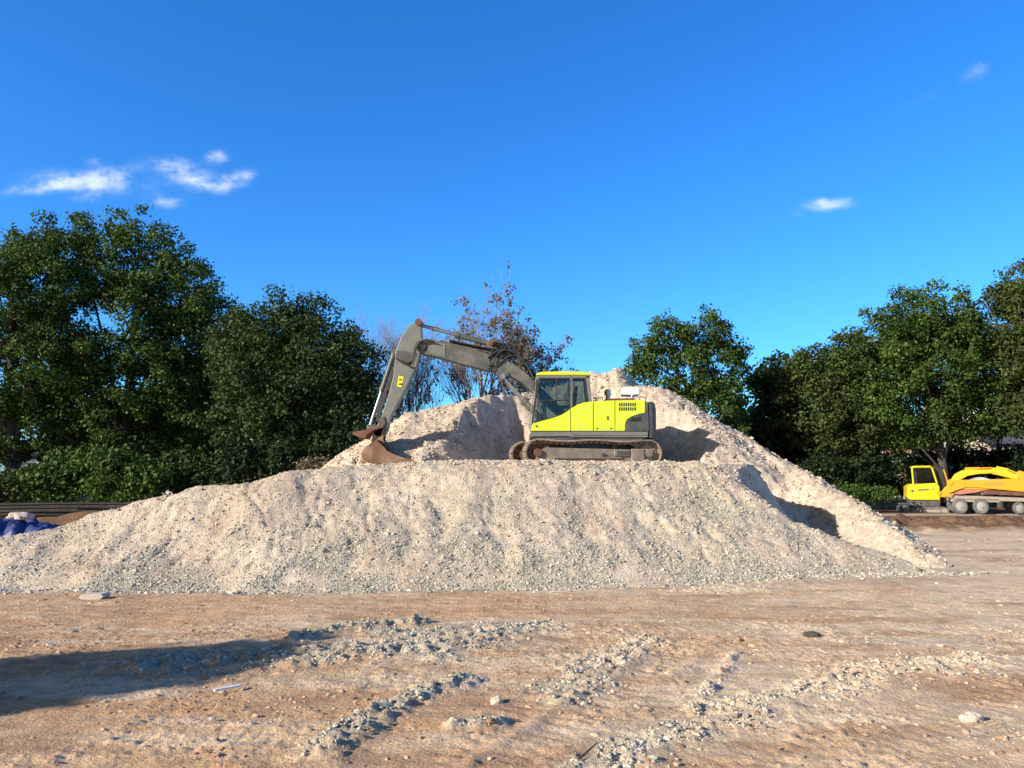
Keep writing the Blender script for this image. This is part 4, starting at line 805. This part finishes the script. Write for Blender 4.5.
me = bpy.data.meshes.new('sack'); bm.to_mesh(me); bm.free(); me.polygons.foreach_set('use_smooth', [True] * len(me.polygons)); me.materials.append(M['palestone']); sk = bpy.data.objects.new('sack', me); col.objects.link(sk); sk.location = (c_.x, c_.y, .95); tag(sk, 'pale filled sack lying on the blue tarpaulin', 'sack')

# ------------------------------------------------------------------ buildings
def window_part(bld, x, z, ww, hh_, y, frame, glass, mull=1):
    q = MB(); t = .07
    q.box((x - ww / 2, y - .03, z), (t, .08, hh_ + t)); q.box((x + ww / 2, y - .03, z), (t, .08, hh_ + t)); q.box((x, y - .03, z + hh_ / 2), (ww - t, .08, t)); q.box((x, y - .04, z - hh_ / 2 - .002), (ww - t, .12, t))
    for k in range(mull): q.box((x - ww / 2 + ww * (k + 1) / (mull + 1), y - .025, z), (.05, .05, hh_ - t))
    o = q.build('window', frame, bld); g = MB(); g.box((x, y - .012, z), (ww - t, .02, hh_ - t)); g.build('pane', glass, o)
M['pane'] = paint('window_pane', (.03, .045, .07), .08, damt=.05)
def wallmat(name, c, brick=None):
    m, n, l = new_mat(name); p = n.new('ShaderNodeBsdfPrincipled'); p.inputs['Roughness'].default_value = .9; o = n.new('ShaderNodeOutputMaterial'); l.new(p.outputs[0], o.inputs[0]); tc = n.new('ShaderNodeTexCoord')
    if brick:
        b = n.new('ShaderNodeTexBrick'); b.inputs['Color1'].default_value = (*c, 1); b.inputs['Color2'].default_value = (*brick, 1); b.inputs['Mortar'].default_value = (.4, .35, .3, 1); b.inputs['Scale'].default_value = 4; mpp = n.new('ShaderNodeMapping'); mpp.inputs['Rotation'].default_value = (R(90), 0, 0); l.new(tc.outputs['Object'], mpp.inputs[0]); l.new(mpp.outputs[0], b.inputs[0]); l.new(b.outputs[0], p.inputs['Base Color'])
    else:
        a = n.new('ShaderNodeTexNoise'); a.inputs['Scale'].default_value = 1.2; a.inputs['Detail'].default_value = 8; l.new(tc.outputs['Object'], a.inputs['Vector']); r = ramp(n, [(.3, tuple(q * .82 for q in c)), (.7, c)]); l.new(a.outputs['Fac'], r.inputs[0]); l.new(r.outputs[0], p.inputs['Base Color'])
    return m
M['wwhite'] = wallmat('white_render', (.74, .73, .70)); M['wbeige'] = wallmat('beige_render', (.55, .44, .33)); M['wbrick'] = wallmat('brick_wall', (.42, .20, .11), (.34, .15, .09)); M['wblue'] = wallmat('blue_grey_cladding', (.10, .12, .22)); M['rtile'] = wallmat('dark_tiles', (.085, .08, .10)); M['rtile2'] = wallmat('brown_tiles', (.17, .10, .075))
def house(px0, px1, pytop, pyeave, Y, depth, wm, rm, label, nwin, rows=2, fr=M['white']):
    a = at(px0, pyeave, Y); b = at(px1, pytop, Y); x0, x1, ze, zr = a.x, b.x, a.z, b.z
    t = thing('house', label, 'house', ((x0 + x1) / 2, Y, 0))
    q = MB(); q.box(((x0 + x1) / 2, Y + depth / 2, ze / 2 - .3), (x1 - x0, depth, ze + .6)); q.build('wall', wm, t)
    q = MB(); e = .35; ym = Y + depth / 2
    v = [(x0 - e, Y - e, ze), (x1 + e, Y - e, ze), (x1 + e, ym, zr), (x0 - e, ym, zr), (x0 - e, Y + depth + e, ze), (x1 + e, Y + depth + e, ze)]; v += [(p[0], p[1], p[2] + .18) for p in v]
    q.add(v, [(6, 7, 8, 9), (9, 8, 11, 10), (0, 3, 2, 1), (3, 4, 5, 2), (0, 1, 7, 6), (4, 10, 11, 5), (0, 6, 9, 3), (3, 9, 10, 4), (1, 2, 8, 7), (2, 5, 11, 8)]); rf = q.build('roof', rm, t)
    q = MB(); q.box((x0 + (x1 - x0) * .3, ym, zr + .5), (.7, .7, 1.4)); q.build('chimney', M['wbrick'], rf)
    q = MB(); q.add([(x0 + .01, Y + .1, ze + .002), (x0 + .01, Y + depth - .1, ze + .002), (x0 + .01, ym, zr - .02), (x0 + .16, Y + .1, ze + .002), (x0 + .16, Y + depth - .1, ze + .002), (x0 + .16, ym, zr - .02)], [(0, 1, 2), (3, 5, 4), (0, 2, 5, 3), (1, 4, 5, 2), (0, 3, 4, 1)]); q.build('gable', wm, t); q = MB(); q.add([(x1 - .16, Y + .1, ze + .002), (x1 - .16, Y + depth - .1, ze + .002), (x1 - .16, ym, zr - .02), (x1 - .01, Y + .1, ze + .002), (x1 - .01, Y + depth - .1, ze + .002), (x1 - .01, ym, zr - .02)], [(0, 1, 2), (3, 5, 4), (0, 2, 5, 3), (1, 4, 5, 2), (0, 3, 4, 1)]); q.build('gable', wm, t)
    for r__ in range(rows):
        for k in range(nwin): window_part(t, x0 + (x1 - x0) * (k + .5) / nwin, ze - 1.1 - 2.5 * r__, min(1.3, (x1 - x0) / nwin * .55), 1.15, Y, fr, M['pane'])
    return t
house(5, 82, 440, 456, 60, 7, M['wblue'], M['rtile'], 'blue grey house with white windows glimpsed through the left trees', 4)
house(160, 290, 395, 415, 72, 8, M['wwhite'], M['rtile2'], 'white house barely visible through gaps in the dark left trees', 6, 3)
house(786, 830, 440, 452, 62, 7, M['wwhite'], M['rtile2'], 'small white house just right of the gravel heap slope', 3)
house(856, 936, 428, 446, 60, 7, M['wbrick'], M['rtile2'], 'orange brick house behind the shrubs left of the big oak trunk', 5)
house(941, 984, 418, 434, 64, 8, M['wwhite'], M['rtile'], 'white rendered house right of the big oak trunk', 2)
house(988, 1070, 430, 444, 56, 3.5, M['wbeige'], M['rtile'], 'beige house with dark roof at the right edge behind the excavators', 4)
house(1002, 1090, 395, 408, 80, 8, M['wwhite'], M['rtile'], 'tall white house showing above the beige house at the right edge', 5, 3)

# ------------------------------------------------------------------ trees
def leaf_cloud(C, Rr, per, size, flat=.75, shell=.55):
    """C clump centres (n,3), Rr radii; returns quads"""
    cnt = np.maximum(14, (per * np.minimum(1.0, (Rr / max(Rr.max() * .72, .01)) ** 2)).astype(int)); k = int(cnt.sum()); c = np.repeat(C, cnt, 0); r = np.repeat(Rr, cnt)
    d = rng.normal(size=(k, 3)); d /= np.linalg.norm(d, axis=1)[:, None]
    rad = (rng.uniform(shell ** 3, 1, k) ** (1 / 3)) * rng.uniform(.75, 1.12, k)
    p = c + d * (r * rad)[:, None] * np.array([1, 1, flat])
    p += rng.normal(size=(k, 3)) * .10
    nrm = d * .85 + rng.normal(size=(k, 3)) * .5 + np.array([0, 0, .3]); nrm /= np.linalg.norm(nrm, axis=1)[:, None]
    t = np.cross(nrm, rng.normal(size=(k, 3))); t /= np.linalg.norm(t, axis=1)[:, None]; b = np.cross(nrm, t)
    s = size * rng.uniform(.55, 1.25, k)[:, None]
    q = np.stack([p - t * s * .62, p + b * s * .42 + t * s * .1, p + t * s * .62 - nrm * s * .18, p - b * s * .42 - t * s * .05], 1)
    return q.reshape(-1, 3), np.arange(k * 4).reshape(k, 4)
def make_tree(name, label, cat, px, Y, lobes, leafm, barkm, n_cl=200, per=110, size=.26, r0=.28, clr=(.55, 1.15), base_z=0, group=None, depth=None, spike=0, nlimb=26, lobe_world=None):
    bx = at(px, 480, Y).x; base = Vector((bx, Y, base_z)); root = thing(name, label, cat, base, group)
    LB = []
    if lobe_world: LB = lobe_world
    else:
        for (u, v, ru, rv) in lobes:
            c = at(u, v, Y); LB.append((c, ru / F_PX * Y, (depth or (ru + rv) / 2 / F_PX * Y), rv / F_PX * Y))
    vol = np.array([l[1] * l[3] for l in LB]); vol /= vol.sum(); C = []; Rr = []
    for li, cnt in enumerate(np.maximum(3, (vol * n_cl).astype(int))):
        c, a, b, h = LB[li]; k = cnt; d = rng.normal(size=(k, 3)); d /= np.linalg.norm(d, axis=1)[:, None]; rd = rng.uniform(.35, 1.0, k) ** .45
        rc = rng.uniform(clr[0], clr[1], k) * (1.0 - .35 * (rd > .85)); ext = np.stack([np.maximum(a - rc * .55, .1), np.maximum(b - rc * .55, .1), np.maximum(h - rc * .55, .1)], -1)
        jit = 1 + rng.uniform(-.05, .16, k)
        p = np.array(c)[None] + d * rd[:, None] * ext * jit[:, None]
        if spike: p[:, 2] += np.maximum(0, d[:, 2]) * rng.uniform(0, spike, k)
        C.append(p); Rr.append(rc)
        if clr[1] > .8:      # small loose sprays on the outside of the crown
            k2 = max(4, k // 3); d2 = rng.normal(size=(k2, 3)); d2 /= np.linalg.norm(d2, axis=1)[:, None]; d2[:, 2] = np.where(rng.uniform(size=k2) < .6, np.abs(d2[:, 2]), d2[:, 2])
            C.append(np.array(c)[None] + d2 * np.array([a, b, h])[None] * rng.uniform(.97, 1.10, (k2, 1))); Rr.append(rng.uniform(.22, .5, k2))
    C = np.concatenate(C); Rr = np.concatenate(Rr); kz = C[:, 2] > base_z + .2; C = C[kz]; Rr = Rr[kz]
    v, f = leaf_cloud(C, Rr, per, size)
    # stray twiggy sprays on the outline
    link_mesh('crown', v, f, leafm, root, False)
    ctr = C.mean(0); top = C[:, 2].max(); q = MB(); hgt = max(1.0, ctr[2] - base_z)
    mid = Vector((bx * .6 + ctr[0] * .4, Y, base_z + hgt * .55)); tpv = Vector((ctr[0], ctr[1], base_z + hgt * 1.15))
    tr = bez([base + Vector((0, 0, -.3)), base + Vector((.1, 0, hgt * .3)), mid, tpv], 10); q.tube(tr, [r0 * (1.25 if i == 0 else 1) * (1 - .07 * i) for i in range(11)], 10)
    idx = rng.choice(len(C), min(nlimb, len(C)), replace=False)
    for i in idx:
        e = Vector(C[i]); s = tr[random.randint(3, 10)]; m = s.lerp(e, .5) + Vector((random.uniform(-.3, .3), random.uniform(-.3, .3), random.uniform(-.1, .5)))
        rr2 = r0 * random.uniform(.16, .36); q.tube(bez([s, m, e], 5), [rr2 * (1 - .15 * j) for j in range(6)], 6)
    q.build('trunk', barkm, root, True); return root
TG = 'trees behind the site'
make_tree('broadleaf_tree', 'huge broad green tree at the far left edge with its trunk in shade', 'tree', 12, 39, [(15, 292, 50, 56), (-30, 320, 80, 80), (52, 284, 48, 66), (20, 370, 85, 60), (0, 425, 75, 45)], M['leafA'], M['bark'], 290, 260, .155, .42, group=TG)
make_tree('broadleaf_tree', 'huge rounded dark green tree with the highest crown at the left', 'tree', 118, 41, [(92, 262, 52, 54), (140, 264, 52, 52), (178, 292, 45, 50), (205, 330, 32, 54), (120, 330, 85, 65), (110, 395, 95, 60), (180, 400, 55, 60), (130, 440, 80, 40)], M['leafA'], M['bark'], 450, 260, .155, .45, group=TG)
make_tree('broadleaf_tree', 'dark spiky topped tree between the big left tree and the excavator bucket', 'tree', 300, 37, [(240, 350, 28, 44), (272, 336, 36, 40), (312, 342, 38, 38), (352, 368, 30, 38), (290, 385, 75, 55), (345, 415, 42, 45), (270, 430, 70, 45)], M['leafB'], M['bark'], 320, 260, .15, .36, spike=.8, group=TG)
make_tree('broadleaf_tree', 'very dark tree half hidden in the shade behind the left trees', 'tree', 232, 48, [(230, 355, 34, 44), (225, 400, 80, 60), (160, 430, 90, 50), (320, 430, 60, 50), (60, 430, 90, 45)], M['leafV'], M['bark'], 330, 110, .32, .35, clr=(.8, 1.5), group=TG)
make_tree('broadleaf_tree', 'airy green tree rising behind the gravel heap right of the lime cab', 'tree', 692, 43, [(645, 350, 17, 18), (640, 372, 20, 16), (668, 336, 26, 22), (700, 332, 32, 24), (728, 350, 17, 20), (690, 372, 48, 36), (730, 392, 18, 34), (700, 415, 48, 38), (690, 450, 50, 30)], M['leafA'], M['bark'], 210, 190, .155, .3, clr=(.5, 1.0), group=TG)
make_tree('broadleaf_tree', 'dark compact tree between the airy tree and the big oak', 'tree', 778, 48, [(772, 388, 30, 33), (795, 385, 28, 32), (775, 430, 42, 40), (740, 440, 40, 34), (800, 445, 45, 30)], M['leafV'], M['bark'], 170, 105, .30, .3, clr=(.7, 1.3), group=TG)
make_tree('broadleaf_tree', 'mid green tree sloping up to the left shoulder of the big oak', 'tree', 845, 45, [(800, 380, 26, 26), (822, 374, 34, 28), (852, 362, 34, 34), (815, 410, 42, 38), (860, 410, 48, 42), (850, 440, 45, 24)], M['leafD'], M['bark'], 220, 220, .165, .28, group=TG)
make_tree('oak_tree', 'broad rounded oak with a dark trunk and the highest crown at the right', 'tree', 944, 44, [(928, 318, 46, 34), (893, 335, 38, 34), (962, 335, 40, 34), (880, 365, 48, 36), (930, 360, 60, 42), (985, 370, 38, 40), (915, 400, 68, 38), (975, 408, 44, 34), (880, 418, 40, 28), (955, 436, 34, 12), (905, 438, 30, 14)], M['leafA'], M['bark'], 430, 250, .155, .33, nlimb=40, group=TG)
make_tree('broadleaf_tree', 'light green tree cut off by the right edge of the picture', 'tree', 1040, 42, [(1012, 300, 26, 26), (1040, 300, 40, 40), (1020, 345, 30, 34), (1045, 370, 48, 50), (1035, 415, 40, 30)], M['leafD'], M['bark'], 210, 220, .16, .35, group=TG)
make_tree('broadleaf_tree', 'slim young tree with a thin straight trunk in front of the beige house', 'tree', 998, 46, [(996, 424, 17, 15), (1003, 416, 14, 13)], M['leafC'], M['bark'], 26, 90, .22, .19, clr=(.4, .7), group=TG, nlimb=8)
SG = 'shrubs along the edge of the site'
def shrub(label, px, Y, lobes, lm, n_cl=50, per=100, size=.17, clr=(.35, .7)):
    return make_tree('shrub', label, 'shrub', px, Y, lobes, lm, M['bark'], n_cl, per, size, .07, clr, group=SG, nlimb=10)
shrub('dull green shrub at the far left edge above the black pipes', 15, 34, [(8, 488, 34, 20), (-30, 486, 30, 24)], M['leafD'], 60)
shrub('bright green leafy shrub below the blue grey house', 68, 34, [(55, 480, 30, 24), (84, 476, 30, 28)], M['leafC'], 80)
shrub('tall bright green shrub in the middle of the left thicket', 128, 33, [(116, 474, 30, 28), (148, 478, 32, 26), (130, 492, 40, 16)], M['leafC'], 100)
shrub('dark green shrub at the right end of the left thicket', 195, 34, [(185, 474, 30, 26), (215, 478, 34, 24)], M['leafB'], 80)
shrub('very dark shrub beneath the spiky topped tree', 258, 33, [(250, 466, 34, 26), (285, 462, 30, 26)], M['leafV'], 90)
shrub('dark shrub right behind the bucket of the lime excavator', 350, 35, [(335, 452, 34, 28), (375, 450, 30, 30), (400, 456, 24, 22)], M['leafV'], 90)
shrub('small russet brown bush on the skyline left of the heap', 318, 29.5, [(312, 468, 15, 9), (324, 466, 10, 8)], M['leafR'], 26, 90, .12, (.2, .4))
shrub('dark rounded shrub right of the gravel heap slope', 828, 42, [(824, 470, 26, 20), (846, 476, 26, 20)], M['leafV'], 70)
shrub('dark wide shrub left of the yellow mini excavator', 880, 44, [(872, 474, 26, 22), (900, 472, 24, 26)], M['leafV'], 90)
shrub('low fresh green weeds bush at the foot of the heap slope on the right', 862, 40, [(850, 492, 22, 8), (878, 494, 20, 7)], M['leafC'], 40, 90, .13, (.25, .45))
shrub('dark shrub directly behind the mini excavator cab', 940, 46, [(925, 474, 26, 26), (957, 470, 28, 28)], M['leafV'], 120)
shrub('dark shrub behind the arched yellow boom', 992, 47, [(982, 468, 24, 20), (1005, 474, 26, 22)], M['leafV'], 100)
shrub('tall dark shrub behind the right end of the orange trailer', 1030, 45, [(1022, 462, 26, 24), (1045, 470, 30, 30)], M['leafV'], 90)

# bare trees
def bare_tree(name, label, px, Y, h, spread, r0, seedv, base_z=0, leafm=None, lean=0, nleaf=0, leaf_side=0, levels=5):
    rs = random.Random(seedv); bx = at(px, 480, Y).x; base = Vector((bx, Y, base_z)); root = thing(name, label, 'tree', base, TG); q = MB(); tips = []
    def br(p, d, ln, r, lv):
        n = 4; pts = [p]; cur = p; dd = d.copy()
        for i in range(n):
            dd = (dd + Vector((rs.gauss(0, .10), rs.gauss(0, .10), .05 + (.05 if lv < 3 else 0)))).normalized(); cur = cur + dd * ln / n; pts.append(cur)
        q.tube(pts, [r * (1 - .16 * i) for i in range(n + 1)], 7 if lv < 2 else (4 if lv < 4 else 3), False)
        if lv >= 3: tips.append(pts)
        if lv >= levels: return
        nb = {0: 6, 1: 5, 2: 4, 3: 3, 4: 2}.get(lv, 3)
        for k in range(nb):
            t = rs.uniform(.3, 1) if lv else rs.uniform(.35, 1); i = min(n - 1, int(t * n)); s = pts[i].lerp(pts[i + 1], t * n - i)
            az = rs.uniform(0, 2 * math.pi); side = Vector((math.cos(az), math.sin(az), 0)); nd = (dd * rs.uniform(.75, 1.1) + side * spread * rs.uniform(.5, 1.1)).normalized()
            br(s, nd, ln * rs.uniform(.5, .72), max(r * .45, .007), lv + 1)
        br(pts[-1], (dd + Vector((rs.gauss(0, .1), rs.gauss(0, .1), 0))).normalized(), ln * .6, r * .36 if lv else r * .5, lv + 1)
    br(base, Vector((lean, 0, 1)).normalized(), h * .5, r0, 0)
    q.build('trunk', M['barkg'], root, True)
    if leafm:
        C = []
        for pts in tips:
            for p in pts:
                off = (p.x - bx); pr = (.15 + .85 * sstep(0, 2.2, np.array(off * leaf_side))) if leaf_side else 1
                if rs.random() < float(pr) * .5: C.append(p)
        rs.shuffle(C); C = np.array([tuple(c) for c in C[:nleaf]]); v, f = leaf_cloud(C, np.full(len(C), .16), 8, .14); link_mesh('leaves', v, f, leafm, root, False)
    return root
bare_tree('bare_tree', 'leafless slender tree seen through the bend of the excavator arm', 418, 44, 9.6, .42, .14, 5, lean=-.02, leafm=M['leafR'], nleaf=60)
bare_tree('bare_tree', 'taller half bare tree with sparse reddish leaves behind the boom', 487, 41, 10.6, .40, .22, 12, lean=.03, leafm=M['leafR'], nleaf=320, leaf_side=1)
bare_tree('bare_tree', 'thin russet leaved tree beside the lime cab roof', 520, 42, 9.3, .46, .13, 21, leafm=M['leafR'], lean=.05, nleaf=340)

# dense unseen tree added left of the viewpoint to throw the long soil shadow
c = Vector((-12.0, 4.2, 0))
make_tree('broadleaf_tree', 'dense young tree, unseen, added left of the viewpoint to shade the soil', 'tree', 512 - 14.4 * 760 / 2.5, 2.5, None, M['leafB'], M['bark'], 240, 230, .2, .16, clr=(.45, .75), nlimb=18, lobe_world=[(Vector((-14.4, 2.5, 3.3)), 1.35, 1.35, 1.8), (Vector((-14.4, 2.5, 4.6)), .9, .9, 1.3)]) 

bare_tree('bare_tree', 'short leafless tree with fine pale twigs just right of the spiky dark tree', 398, 43, 10.4, .46, .11, 33, lean=.01)
